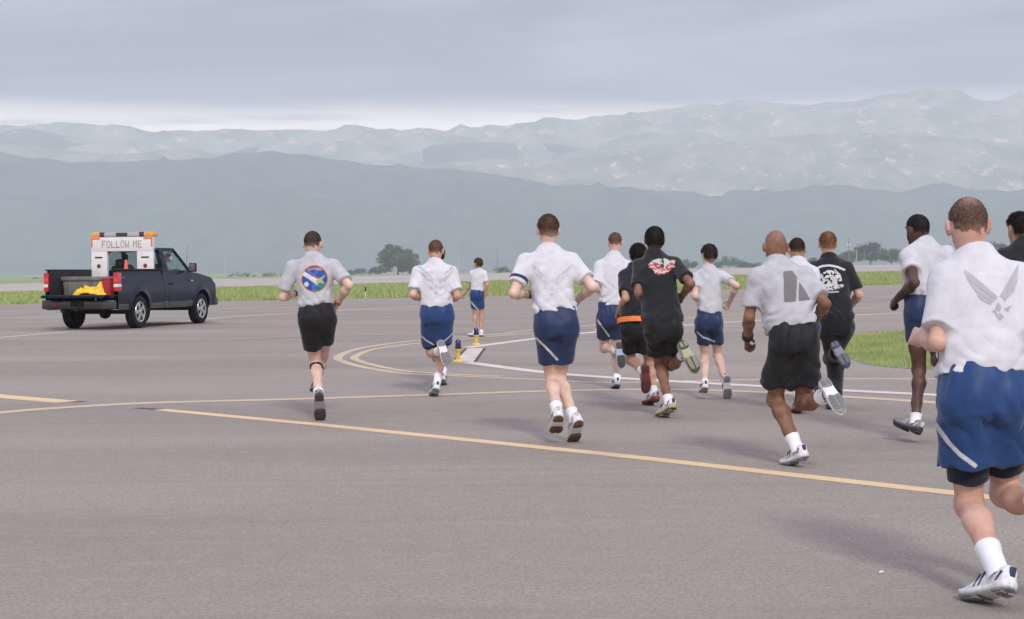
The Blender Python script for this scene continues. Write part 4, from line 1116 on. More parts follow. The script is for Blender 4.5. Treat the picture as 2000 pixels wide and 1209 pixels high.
# ------------------------------------------------------------------ the runners: joints read off the photograph, limb lengths true to the body
RUN = dict(hem=.10, sleeve=.70)
CAST = [
 dict(label='male runner in grey shirt with round blue emblem and black shorts, leading alone', S=1.78, Y=14.65, skin='fair', hair=('buzz', 'dark'), shoes='black', lean=.13, seed=1.1, twist=.02,
   p=dict(pel=(620, 626), neck=(611, 499), head=(611, 477), shL=(571, 519), shR=(652, 518), elL=(553, 580, 'n'), wrL=(575, 573, 'f'), elR=(681, 557, 'n'), wrR=(659, 592, 'f'),
          knL=(617, 710, 'f'), anL=(623, 777, 'n'), toL=(626, 824, 'f'), knR=(631, 692, 'f'), anR=(619, 748, 'f'), toR=(619, 762, 'f')),
   shirt=dict(mat=C_GREY, hem=.115, sleeve=.80), shorts=dict(mat=C_BLACKS, waist=.14, leg=(.66, .60)), prints=[roundel()], sock=.085,
   bands=[('knee_strap', 'knL', 'anL', .10, .062, .022, M_BAND), ('wristband', 'elR', 'wrR', .93, .034, .03, M_TANBAND), ('watch', 'elL', 'wrL', .93, .034, .03, M_BAND)]),
 dict(label='stocky runner in white shirt and navy shorts, shoe sole raised, beside the blue-capped lights', S=1.80, Y=17.6, g=1.10, skin='ruddy', hair=('buzz', 'auburn'), shoes='white_navy', lean=.10, seed=2.3,
   p=dict(pel=(854, 620), neck=(850, 510), head=(851, 490), shL=(816, 530), shR=(882, 530), elL=(807, 576, 'n'), wrL=(823, 584, 'f'), elR=(893, 578, 'n'), wrR=(880, 588, 'f'),
          knL=(841, 689, 'f'), anL=(862, 685, 'n'), toL=(875, 712, 'n'), knR=(863, 695, 'f'), anR=(853, 751, 'n'), toR=(845, 772, 'f')),
   shirt=dict(mat=C_WHITE, hem=.10, sleeve=.80), shorts=dict(mat=C_NAVY, waist=.14, leg=(.74, .66)), inner=(.82, .70), prints=[sym_wings(852, 553, .62, (.46, .46, .48))], cell=.6,
   stripes=[([(821, 654), (833, 665), (847, 673)], 2.6), ([(887, 648), (878, 657), (868, 666)], 2.2)], sock=.13),
 dict(label='dark-haired runner almost hidden behind the stocky runner in white and navy', S=1.70, Y=19.7, g=.92, skin='tan', hair=('tail', 'dark'), shoes='white_navy', lean=.10, seed=3.9,
   p=dict(pel=(858, 625), neck=(854, 518), head=(855, 499), shL=(830, 536), shR=(878, 536), elL=(824, 580, 'n'), wrL=(841, 588, 'f'), elR=(882, 580, 'n'), wrR=(868, 590, 'f'),
          knL=(851, 690, 'f'), anL=(850, 688, 'n'), toL=(852, 708, 'n'), knR=(867, 692, 'f'), anR=(865, 733, 'n'), toR=(866, 750, 'f')),
   shirt=dict(mat=C_WHITE, hem=.10), shorts=dict(mat=C_NAVY, waist=.14, leg=(.6, .6))),
 dict(label='woman in white shirt and navy shorts standing still behind the apron lights', group='people standing by', S=1.68, Y=34.6, g=.92, skin='tan', hair=('crop', 'brown'), shoes='white_grey', lean=.0, headyaw=.9, headfwd=.01, seed=4.4, vox=.012, fine=.008, twist=.06,
   p=dict(pel=(932, 577), neck=(935, 525.5), head=(933.5, 515), shL=(921.5, 532.5), shR=(946, 532.5), elL=(919, 557, 'f'), wrL=(906, 574, 'f'), elR=(951, 557, 'n'), wrR=(947, 578, 'f'),
          knL=(928, 614, 'f'), anL=(927, 649, 'n'), toL=(914, 654, 'f'), knR=(940, 614, 'f'), anR=(940, 649, 'n'), toR=(944, 655, 'f')),
   shirt=dict(mat=C_WHITE, hem=.08), shorts=dict(mat=C_NAVY, waist=.12, leg=(.68, .68)), stripes=[([(919.5, 589), (927, 598), (934, 605)], 2)], cell=.5, sock=.05),
 dict(label='tall runner in plain white shirt with armband, navy shorts, both heels off the ground', S=1.84, Y=12.8, g=1.02, skin='fair', hair=('short', 'brown'), shoes='white_grey', lean=.12, seed=5.2, twist=-.04,
   p=dict(pel=(1087, 640), neck=(1071, 483), head=(1070.5, 450), shL=(1026, 508), shR=(1117, 508), elL=(1004, 573, 'n'), wrL=(1033, 575, 'f'), elR=(1157, 560, 'n'), wrR=(1130, 584, 'f'),
          knL=(1078, 742, 'f'), anL=(1088, 806, 'n'), toL=(1084, 845, 'f'), knR=(1092, 738, 'f'), anR=(1122, 820, 'n'), toR=(1117, 864, 'f')),
   shirt=dict(mat=C_WHITE, hem=.115, sleeve=.72), shorts=dict(mat=C_NAVY2, waist=.15, leg=(.66, .66)), prints=[sym_wings(1078, 556, .62, (.52, .52, .54))],
   stripes=[([(1048, 661), (1064, 676), (1088, 702)], 4.4)], sock=.09, bands=[('armband', 'shL', 'elL', .58, .076, .024, C_NAVY2), ('watch', 'elL', 'wrL', .9, .036, .035, M_BAND)]),
 dict(label='runner in white shirt and navy shorts just left of the orange-belted runner', S=1.80, Y=19.0, skin='fair', hair=('buzz', 'auburn'), shoes='white_blue', lean=.10, seed=6.5,
   p=dict(pel=(1194, 622), neck=(1200, 496), head=(1201, 474), shL=(1171, 518), shR=(1226, 518), elL=(1164, 563, 'n'), wrL=(1180, 572, 'f'), elR=(1235, 562, 'n'), wrR=(1222, 578, 'f'),
          knL=(1180, 680, 'f'), anL=(1206, 686, 'n'), toL=(1215, 718, 'n'), knR=(1203, 690, 'f'), anR=(1205, 741, 'n'), toR=(1200, 756, 'f')),
   shirt=dict(mat=C_WHITE, hem=.14, sleeve=.78), shorts=dict(mat=C_NAVY2, waist=.18, leg=(.62, .55)), stripes=[([(1167, 625), (1176, 638), (1190, 657)], 3)], sock=.05),
 dict(label='runner all in black with an orange reflective belt', S=1.72, Y=16.5, g=.96, skin='tan', hair=('crop', 'black'), shoes='red', lean=.12, seed=7.1,
   p=dict(pel=(1243, 643), neck=(1241, 519), head=(1246, 499), shL=(1219, 538), shR=(1268, 538), elL=(1222, 583, 'n'), wrL=(1209, 607, 'f'), elR=(1278, 580, 'n'), wrR=(1262, 600, 'f'),
          knL=(1232, 703, 'f'), anL=(1257, 728, 'n'), toL=(1262, 768, 'n'), knR=(1268, 708, 'f'), anR=(1277, 770, 'n'), toR=(1258, 789, 'f')),
   shirt=dict(mat=C_BLACK, hem=.02, sleeve=.72), shorts=dict(mat=C_BLACKS, waist=.10, leg=(.70, .66)), sock=.08, belt=True),
 dict(label='tall runner in black shirt with red and white logo and black shorts', S=1.86, Y=15.0, skin='brown', hair=('afro', 'black'), shoes='olive', lean=.13, headyaw=.25, seed=8.8, twist=.10,
   p=dict(pel=(1296, 646), neck=(1277, 493), head=(1278, 470), shL=(1247, 517), shR=(1318, 514), elL=(1247, 573, 'n'), wrL=(1258, 588, 'f'), elR=(1349, 554, 'n'), wrR=(1333, 577, 'f'),
          knL=(1289, 712, 'f'), anL=(1306, 786, 'n'), toL=(1286, 812, 'f'), knR=(1310, 714, 'f'), anR=(1336, 691, 'n'), toR=(1360, 724, 'n')),
   shirt=dict(mat=C_BLACK, hem=.06, sleeve=.74, loose=1.04), shorts=dict(mat=C_BLACKS, waist=.14, leg=(.62, .58), flare=1.15), prints=[red_logo()], sock=.06, shoesize=1.05),
 dict(label='woman runner with hair in a bun, pale grey shirt and navy shorts', S=1.68, Y=18.0, g=.90, air=-.0, skin='fair', hair=('bun', 'dark'), shoes='white_navy', lean=.10, headyaw=.45, seed=9.3, twist=.05,
   p=dict(pel=(1385, 632), neck=(1384, 521), head=(1384, 498), shL=(1362, 539), shR=(1411, 538), elL=(1357, 578, 'n'), wrL=(1368, 590, 'f'), elR=(1438, 558, 'n'), wrR=(1426, 588, 'f'),
          knL=(1377, 697, 'f'), anL=(1377, 748, 'n'), toL=(1372, 765, 'f'), knR=(1401, 692, 'f'), anR=(1417, 745, 'n'), toR=(1421, 783, 'f')),
   shirt=dict(mat=C_PALE, hem=.10, sleeve=.62), shorts=dict(mat=C_NAVY2, waist=.15, leg=(.60, .62)), stripes=[([(1362, 648), (1372, 658), (1396, 667)], 3)], sock=.035),
 dict(label='bald runner in grey shirt with large dark block print and black shorts', S=1.78, Y=11.3, g=1.04, leg=1.12, skin='brown', shoes='white_navy', lean=.16, seed=10.6, twist=-.05,
   p=dict(pel=(1550, 672), neck=(1516, 508), head=(1514, 482), shL=(1478, 538), shR=(1571, 536), elL=(1463, 620, 'n'), wrL=(1460, 661, 'f'), elR=(1612, 594, 'n'), wrR=(1594, 622, 'f'),
          knL=(1514, 780, 'f'), anL=(1557, 876, 'n'), toL=(1530, 905, 'f'), knR=(1569, 786, 'f'), anR=(1615, 772, 'n'), toR=(1645, 805, 'n')),
   shirt=dict(mat=C_GREY, hem=.105, sleeve=.76, loose=1.05), shorts=dict(mat=C_BLACKS, waist=.14, leg=(.74, .70), flare=1.45), prints=[army_a()], sock=.10, bands=[('watch', 'elL', 'wrL', .88, .040, .045, M_BAND)]),
 dict(label='short-haired runner in white mostly hidden behind the bald runner', S=1.74, Y=15.6, skin='tan', hair=('buzz', 'black'), shoes='red', lean=.10, seed=11.4,
   p=dict(pel=(1568, 640), neck=(1557, 508), head=(1556, 488), shL=(1527, 532), shR=(1588, 532), elL=(1522, 580, 'n'), wrL=(1535, 595, 'f'), elR=(1592, 585, 'n'), wrR=(1578, 600, 'f'),
          knL=(1556, 716, 'f'), anL=(1560, 786, 'n'), toL=(1552, 802, 'f'), knR=(1578, 714, 'f'), anR=(1592, 742, 'n'), toR=(1604, 766, 'n')),
   shirt=dict(mat=C_WHITE, hem=.10), shorts=dict(mat=C_NAVY2, waist=.14, leg=(.6, .6))),
 dict(label='runner with thinning ginger hair in black shirt with round white print and long black trousers', S=1.80, Y=16.0, g=1.02, skin='ruddy', hair=('short', 'ginger'), thin=.45, shoes='navy_grey', lean=.11, seed=12.2, twist=.04,
   p=dict(pel=(1634, 638), neck=(1618, 500), head=(1616.5, 477), shL=(1587, 521), shR=(1655, 521), elL=(1580, 576, 'n'), wrL=(1592, 592, 'f'), elR=(1679, 579, 'n'), wrR=(1660, 600, 'f'),
          knL=(1632, 716, 'f'), anL=(1631, 775, 'n'), toL=(1620, 796, 'f'), knR=(1624, 700, 'f'), anR=(1636, 688, 'n'), toR=(1656, 716, 'n')),
   shirt=dict(mat=C_BLACK, hem=.06, sleeve=.80), shorts=dict(mat=C_PANTS, waist=.12, leg=(1.9, 1.9), fold=1.3), prints=[round_logo()]),
 dict(label='dark-skinned runner in crumpled pale grey shirt and navy shorts, both feet off the ground', S=1.86, Y=12.9, g=.98, air=.075, skin='dark', hair=('buzz', 'black'), shoes='grey_black', lean=.12, headyaw=.12, seed=13.3, twist=-.10, htwist=-.05,
   p=dict(pel=(1806, 612), neck=(1803, 471), head=(1791, 449), shL=(1773, 500), shR=(1848, 494), elL=(1786, 552, 'n'), wrL=(1753, 583, 'f'), elR=(1848, 562, 'n'), wrR=(1800, 578, 'f'),
          knL=(1795, 722, 'f'), anL=(1788, 822, 'n'), toL=(1748, 826, 'f'), knR=(1832, 706, 'f'), anR=(1842, 690, 'n'), toR=(1850, 730, 'n')),
   shirt=dict(mat=C_PALE, hem=.12, sleeve=.55, fold=1.35), shorts=dict(mat=C_NAVY2, waist=.15, leg=(.48, .5)), sock=.05),
 dict(label='nearest runner at the right edge, white shirt with grey winged emblem, navy shorts', S=1.80, Y=6.65, g=1.04, skin='ruddy', hair=('buzz', 'brown'), thin=.8, shoes='white_navy', lean=.14, seed=14.8, vox=.0068, fine=.0042, twist=.03, cell=.9, leg=1.10,
   p=dict(pel=(1923, 788), neck=(1902, 492), head=(1890, 442), shL=(1846, 540), shR=(1995, 540), elL=(1832, 668, 'n'), wrL=(1796, 659, 'f'), elR=(2030, 668, 'n'), wrR=(2010, 690, 'f'),
          knL=(1893, 985, 'f'), anL=(1950, 1120, 'n'), toL=(1884, 1166, 'f'), knR=(1962, 965, 'f'), anR=(2060, 985, 'n'), toR=(2100, 1040, 'n')),
   shirt=dict(mat=C_WHITE, hem=.115, sleeve=.80, loose=1.03), shorts=dict(mat=C_NAVY, waist=.16, leg=(.60, .56), flare=1.25, wide=1.10), inner=(.76, .72), prints=[wings(1949, 591, 1.0, (.42, .42, .44))],
   stripes=[([(1819, 834), (1828, 829), (1853, 864), (1876, 888), (1904, 909)], 8.5)], sock=.15, shoesize=1.03),
 dict(label='black-haired runner in black shirt cut off by the right edge', S=1.76, Y=12.4, skin='tan', hair=('crop', 'black'), shoes='silver', lean=.12, headyaw=.3, seed=15.9,
   p=dict(pel=(2010, 640), neck=(1996, 472), head=(1989, 446), shL=(1958, 499), shR=(2034, 499), elL=(1950, 565, 'n'), wrL=(1970, 585, 'f'), elR=(2048, 565, 'n'), wrR=(2030, 585, 'f'),
          knL=(1998, 740, 'f'), anL=(2002, 835, 'n'), toL=(1995, 860, 'f'), knR=(2025, 735, 'f'), anR=(2040, 720, 'n'), toR=(2050, 760, 'n')),
   shirt=dict(mat=C_BLACK, hem=.08), shorts=dict(mat=C_BLACKS, waist=.14, leg=(.6, .6))),
]
for sp in CAST:
    e, J = person(sp)
    if sp.get('belt'):
        rt = unit(J['hipR'] - J['hipL']); up = unit(J['neck'] - J['pel']); bkv = np.cross(rt, up); B = MB(); n = 28; V = []
        c = J['pel'] + up * .085 - np.array([e.location[0], e.location[1], 0])
        for a_, hgt in ((.97, -.027), (1, -.024), (1, .024), (.97, .027)):
            for k in range(n):
                q = 6.2832 * k / n
                V.append(c + up * hgt + (rt * math.cos(q) * .192 + bkv * math.sin(q) * .158) * a_)
        B.add(V, [(j * n + k, j * n + (k + 1) % n, (j + 1) * n + (k + 1) % n, (j + 1) * n + k) for j in range(3) for k in range(n)]).build('reflective_belt', M_ORANGE, e, smooth=True)
# ================================================================== pickup truck
M_BODY = mat('dark_blue_truck_paint', (.006, .010, .030), .16, .24, coat=.0, var=.06, vscale=3)
M_TRIM = mat('black_trim_plastic', (.022, .022, .024), .6, .3, var=.2, vscale=30)
M_LOWER = mat('dark_grey_lower_paint', (.035, .037, .042), .35, .5, coat=.3)
M_RUB = mat('tyre_rubber', (.018, .018, .018), .85, .2, var=.25, vscale=20, bump=.3, bscale=60)
M_RIM = mat('silver_alloy', (.55, .56, .58), .3, .5, metal=.85, var=.05)
M_CHROME = mat('chrome', (.7, .7, .72), .12, .5, metal=1.0)
M_REDL = mat('red_lens', (.55, .02, .03), .18, .5, coat=.5, var=.15, vscale=20)
M_CLEAR = mat('clear_lens', (.75, .70, .70), .15, .5)
M_AMBER = mat('amber_lens', (.80, .36, .03), .2, .5, coat=.4)
M_SIGNW = mat('white_sign_panel', (.74, .73, .72), .5, .4, var=.03, vscale=6)
M_SIGNO = mat('orange_sign_tape', (.80, .16, .06), .5)
M_DOT = mat('dark_lamp_dots', (.22, .21, .20), .5)
M_IN = mat('dark_interior', (.03, .03, .032), .8, .2)
M_SEAT = mat('grey_seat_cloth', (.16, .16, .165), .9, .2)
def glass_mat():
    m = bpy.data.materials.new('window_glass'); m.use_nodes = True; t = m.node_tree; t.nodes.clear()
    o = t.nodes.new('ShaderNodeOutputMaterial'); mx = t.nodes.new('ShaderNodeMixShader'); g = t.nodes.new('ShaderNodeBsdfGlossy'); tr = t.nodes.new('ShaderNodeBsdfTransparent'); fr = t.nodes.new('ShaderNodeFresnel')
    g.inputs['Roughness'].default_value = .03; tr.inputs[0].default_value = (.62, .70, .70, 1); fr.inputs[0].default_value = 1.5
    t.links.new(fr.outputs[0], mx.inputs[0]); t.links.new(tr.outputs[0], mx.inputs[1]); t.links.new(g.outputs[0], mx.inputs[2]); t.links.new(mx.outputs[0], o.inputs[0])
    return m
M_GLASS = glass_mat()
TW, WB, RT = 0.985, 3.68, 0.41           # half width, wheelbase, tyre radius
TR_YAW = R(13.5)
_rr = ground(267, 641)                 # contact of the right rear tyre
truck = empty('pickup_truck', (_rr[0] - .86 * math.cos(TR_YAW), _rr[1] + .86 * math.sin(TR_YAW), 0))
truck.rotation_euler = (0, 0, -TR_YAW)
tag(truck, 'dark blue pickup truck with lowered tailgate and white board in the bed', 'pickup truck')
def side_skin(name, y0, y1, topf, sx, m, arches, ny=None, zb=.50, parent=truck, lip=True):
    """one body side from y0 to y1, its lower edge running round the wheel arches"""
    ys = list(np.linspace(y0, y1, ny or max(3, int((y1 - y0) / .05))))
    for c, r_ in arches: ys += [c - r_, c + r_] + list(c + r_ * np.cos(np.linspace(0, math.pi, 15)))
    ys = sorted(set(round(float(y), 4) for y in ys if y0 <= y <= y1))
    V, rows = [], 12
    for y in ys:
        b = zb
        for c, r_ in arches:
            if abs(y - c) < r_: b = max(b, RT + math.sqrt(r_ * r_ - (y - c) ** 2) + .02)
        t_ = topf(y)
        fl = sum(.028 * math.exp(-((y - c) / (r_ * 1.05)) ** 6) for c, r_ in arches)
        for k in range(rows + 1):
            z = b + (t_ - b) * k / rows
            x = TW - .035 + .03 * math.sin(min(1, max(0, (z - .45) / .75)) * math.pi) ** .8 - max(0, z - 1.12) ** 2 * .30
            near = 0
            for c, r_ in arches:
                dd = math.hypot(y - c, z - RT) - r_; near = max(near, math.exp(-(max(dd, 0) / .10) ** 2) * .032)
            V.append((sx * (x + near - (.012 if .62 < z < .66 else 0)), y, z))
        V.append((sx * (TW - .16), y, b + .0))          # return lip under the edge
    n = rows + 2; Q = []
    for j in range(len(ys) - 1):
        for k in range(rows): Q.append((j * n + k, (j + 1) * n + k, (j + 1) * n + k + 1, j * n + k + 1))
        Q.append((j * n, j * n + n - 1, (j + 1) * n + n - 1, (j + 1) * n))
    return MB().add(V, Q).build(name, m, parent, smooth=True, sharp=50)
rail = lambda y: 1.465
belt = lambda y: np.interp(y, [1.3, 2.9, 3.1, 3.6, 4.35, 4.58], [1.44, 1.42, 1.40, 1.36, 1.25, 1.08])
ARCH_R, ARCH_F = (0.0, .50), (WB, .50)
BED0, BED1, DOOR0, DOOR1, FRONT = -1.20, 1.36, 1.64, 2.86, 4.60
for sx in (-1, 1):
    side_skin('bed_side', BED0, BED1, rail, sx, M_BODY, [ARCH_R])
    side_skin('cab_corner', BED1 + .02, DOOR0 - .006, belt, sx, M_BODY, [])
    d = side_skin('door', DOOR0 + .006, DOOR1 - .006, belt, sx, M_BODY, [], zb=.54)
    MB().box((sx * (TW + .01), DOOR0 + .18, 1.10), (.035, .20, .035)).build('handle', M_TRIM, d, bevel=.01)
    side_skin('front_fender', DOOR1 + .006, FRONT, belt, sx, M_BODY, [ARCH_F])
    for y0, y1 in ((BED0 + .02, -.52), (.52, BED1 - .01), (BED1 + .03, DOOR0 - .01), (DOOR0 + .01, DOOR1 - .01), (DOOR1 + .01, WB - .52)):
        side_skin('lower_panel', y0, y1, lambda y: .66, sx, M_LOWER, [], zb=.485).location.x = sx * .004
    # bed rail cap and inner wall
    MB().box((sx * .925, (BED0 + BED1) / 2, 1.47), (.13, BED1 - BED0, .035)).build('bed_rail', M_TRIM, truck, bevel=.012)
    MB().box((sx * .855, (BED0 + BED1) / 2, 1.15), (.02, BED1 - BED0 - .02, .62)).build('bed_inner_wall', M_TRIM, truck)
    MB().box((sx * .74, 0, .95), (.22, .95, .22)).build('wheel_housing', M_TRIM, truck, bevel=.04)
    for c in (0, WB):
        pts = [(c + .52 * math.cos(a), RT + .02 + .52 * math.sin(a)) for a in np.linspace(0, math.pi, 13)]; q = MB(); V = []
        for x in (sx * .62, sx * .955):
            V += [(x, a, b_) for a, b_ in pts]
        q.add(V, [(i, i + 1, 14 + i, 13 + i) for i in range(12)]).build('arch_liner', M_IN, truck)
    # tail lamp wrapping the corner
    tl = MB().box((sx * .935, BED0 - .012, 1.17), (.125, .06, .46)).box((sx * .965, BED0 + .07, 1.17), (.062, .15, .45)).build('tail_light', M_REDL, truck, bevel=.012)
    MB().box((sx * .938, BED0 - .014, 1.08), (.122, .064, .075)).box((sx * .968, BED0 + .07, 1.08), (.065, .152, .075)).build('reversing_lens', M_CLEAR, tl, bevel=.006)
    # door mirror
    mi = MB().box((sx * 1.13, 2.78, 1.52), (.19, .12, .24)).build('mirror', M_TRIM, truck, bevel=.03)
    MB().box((sx * 1.00, 2.80, 1.46), (.14, .05, .05)).build('mirror_arm', M_TRIM, mi); MB().box((sx * 1.13, 2.716, 1.52), (.15, .006, .19)).build('mirror_glass', M_CHROME, mi)
    # badge on the fender, drive badge on the bed
    MB().box((sx * (TW + .004), 3.02, 1.17), (.012, .16, .035)).build('fender_badge', M_CHROME, truck, bevel=.004)
# decal on the bed side, drawn as strokes
for a, b_ in (((-.98, 1.30), (-1.02, 1.265)), ((-1.02, 1.265), (-.955, 1.265)), ((-.97, 1.30), (-.97, 1.24)), ((-.935, 1.285), (-.895, 1.245)), ((-.895, 1.285), (-.935, 1.245)), ((-.85, 1.30), (-.885, 1.265)), ((-.885, 1.265), (-.825, 1.265)), ((-.84, 1.30), (-.84, 1.24))):
    o = MB().tube((.968, a[0], a[1]), (.968, b_[0], b_[1]), .006, n=6).build('decal_stroke', mat('grey_decal', (.16, .16, .17), .5), truck)
MB().box((0, (BED0 + BED1) / 2, .80), (1.70, BED1 - BED0, .05)).build('bed_floor', M_TRIM, truck)
MB().box((0, BED1 - .02, 1.14), (1.90, .05, .62)).build('bed_front_wall', M_BODY, truck, bevel=.01)
tg = MB().box((0, BED0 - .31, .815), (1.56, .56, .06)).build('tailgate', M_BODY, truck, bevel=.015)
MB().box((0, BED0 - .31, .850), (1.50, .50, .012)).build('tailgate_liner', M_TRIM, tg, bevel=.004)
MB().tube((-.80, BED0 - .30, .83), (-.86, BED0 + .02, 1.25), .006, n=6).build('tailgate_cable', M_TRIM, tg); MB().tube((.80, BED0 - .30, .83), (.86, BED0 + .02, 1.25), .006, n=6).build('tailgate_cable', M_TRIM, tg)
bp = MB().box((0, BED0 - .13, .62), (1.92, .20, .22)).build('rear_bumper', M_LOWER, truck, bevel=.045, seg=3)
MB().box((-.62, BED0 - .238, .64), (.15, .012, .075)).build('red_plate', mat('red_plate_paint', (.42, .04, .06), .5), bp, bevel=.004)
MB().box((0, BED0 - .236, .63), (.34, .012, .13)).build('plate_recess', M_IN, bp, bevel=.004)
MB().tube((0, BED0 - .30, .50), (0, BED0 - .05, .50), .035, n=10).build('tow_hitch', M_TRIM, truck)
MB().tube((-.42, BED0 - .20, .46), (-.42, BED0 + .6, .50), .045, .045, n=12).build('exhaust_pipe', M_TRIM, truck, smooth=True)
MB().tube((-.75, 0, RT), (.75, 0, RT), .055, n=10).lathe([(.05, -.14), (.15, -.09), (.18, 0), (.15, .09), (.05, .14)], (0, 0, RT), 'x', 16).build('rear_axle', M_IN, truck, smooth=True)
MB().tube((-.75, WB, RT), (.75, WB, RT), .05, n=10).build('front_axle', M_IN, truck, smooth=True)
MB().box((0, 1.6, .56), (1.0, 5.4, .16)).build('chassis_frame', M_IN, truck, bevel=.03)
MB().box((0, 2.3, .62), (1.66, 1.9, .20)).build('cab_floor', M_IN, truck); MB().box((0, 3.6, .82), (1.25, 1.5, .60)).build('engine', M_IN, truck)
for sx in (-1, 1): MB().box((sx * .90, 2.1, .50), (.10, 1.5, .06)).build('running_board', M_TRIM, truck, bevel=.015)
# bonnet, nose
V, xs_ = [], np.linspace(-1, 1, 15)
ysb = np.linspace(2.92, FRONT, 14)
for y in ysb:
    for q in xs_:
        e_ = belt(y); V.append((q * (TW - .03 - max(0, e_ - 1.12) ** 2 * .3), y, e_ + .055 * (1 - q ** 4) + (.012 if .45 < abs(q) < .7 else 0)))
Q = [(j * 15 + k, j * 15 + k + 1, (j + 1) * 15 + k + 1, (j + 1) * 15 + k) for j in range(13) for k in range(14)]
MB().add(V, Q).build('bonnet', M_BODY, truck, smooth=True)
MB().box((0, FRONT + .01, .88), (1.86, .10, .36)).build('grille', M_TRIM, truck, bevel=.03)
for sx in (-1, 1): MB().box((sx * .78, FRONT + .03, .92), (.30, .08, .26)).build('headlight', M_CLEAR, truck, bevel=.03)
MB().box((0, FRONT + .08, .60), (1.94, .22, .24)).build('front_bumper', M_LOWER, truck, bevel=.05, seg=3)
# cab
ZR, ZB = 2.04, 1.43
cabp = {'Bb': (1.40, ZB), 'Bt': (1.52, ZR - .04), 'Ft': (2.42, ZR - .05), 'Fb': (3.08, ZB - .03)}
def cw(z): return .925 - (z - ZB) * .33
rf = MB(); V = []
for y, dz in ((1.47, -.05), (1.52, -.015), (1.70, .012), (2.0, .018), (2.28, .0), (2.42, -.045)):
    for q in np.linspace(-1, 1, 13): V.append((q * cw(ZR) * 1.0, y, ZR + dz - .055 * abs(q) ** 5))
rf.add(V, [(j * 13 + k, j * 13 + k + 1, (j + 1) * 13 + k + 1, (j + 1) * 13 + k) for j in range(5) for k in range(12)])
ro = rf.build('roof', M_BODY, truck, smooth=True); sm = ro.modifiers.new('thickness', 'SOLIDIFY'); sm.thickness = .05; sm.offset = -1
def quadpanel(name, pts, m, th=.0, parent=truck):
    o = mesh_obj(name, pts, [tuple(range(len(pts)))], m, parent)
    if th:
        q = o.modifiers.new('thickness', 'SOLIDIFY'); q.thickness = th; q.offset = 0
    return o
for sx in (-1, 1):
    def P(y, z, i=0): return (sx * (cw(z) - i), y, z)
    quadpanel('rear_pillar', [P(1.40, ZB), P(1.70, ZB), P(1.74, ZR - .05), P(1.50, ZR - .05)], M_BODY, .04)
    quadpanel('windscreen_pillar', [P(2.98, ZB - .02), P(3.10, ZB - .03), P(2.44, ZR - .05), P(2.36, ZR - .05)], M_BODY, .05)
    quadpanel('window_header', [P(1.50, ZR - .05), P(2.44, ZR - .05), P(2.40, ZR - .01), P(1.52, ZR - .01)], M_BODY, .04)
    quadpanel('quarter_window', [P(1.46, ZB + .05, -.004 - .022), P(1.60, ZB + .05, -.026), P(1.63, ZR - .12, -.026), P(1.55, ZR - .12, -.026)], M_IN)
    quadpanel('side_window', [P(1.70, ZB, .01), P(2.98, ZB - .02, .01), P(2.38, ZR - .06, .01), P(1.74, ZR - .06, .01)], M_GLASS)
    quadpanel('rear_glass_pillar', [(sx * .82, 1.405, ZB), (sx * .90, 1.405, ZB), (sx * .74, 1.51, ZR - .05), (sx * .66, 1.51, ZR - .05)], M_BODY, .03)
quadpanel('rear_window', [(-.82, 1.41, ZB + .02), (.82, 1.41, ZB + .02), (.67, 1.51, ZR - .07), (-.67, 1.51, ZR - .07)], M_GLASS)
quadpanel('rear_window_sill', [(-.90, 1.40, ZB - .55), (.90, 1.40, ZB - .55), (.90, 1.40, ZB + .03), (-.90, 1.40, ZB + .03)], M_BODY, .03)
quadpanel('windscreen', [(-.86, 3.06, ZB - .02), (.86, 3.06, ZB - .02), (.70, 2.42, ZR - .06), (-.70, 2.42, ZR - .06)], M_GLASS)
MB().box((0, 3.0, 1.24), (1.70, .42, .20)).build('dashboard', M_IN, truck, bevel=.04)
for sx in (-1, 1):
    MB().box((sx * .42, 2.05, .98), (.58, .55, .20)).box((sx * .42, 1.74, 1.28), (.56, .14, .62), Matrix.Rotation(R(-8), 3, 'X')).box((sx * .42, 1.69, 1.66), (.28, .10, .18)).build('seat', M_SEAT, truck, bevel=.05)
sw = MB(); 
for k in range(20):
    a0, a1 = k * math.pi / 10, (k + 1) * math.pi / 10; f = lambda a: (-.42 + .19 * math.cos(a), 2.62 + .07 * math.sin(a), 1.27 + .17 * math.sin(a))
    sw.tube(f(a0), f(a1), .014, n=6, caps=False)
sw.build('steering_wheel', M_IN, truck)
MB().tube((.70, 3.30, 1.32), (.72, 3.34, 2.10), .004, n=6).build('aerial', M_TRIM, truck)
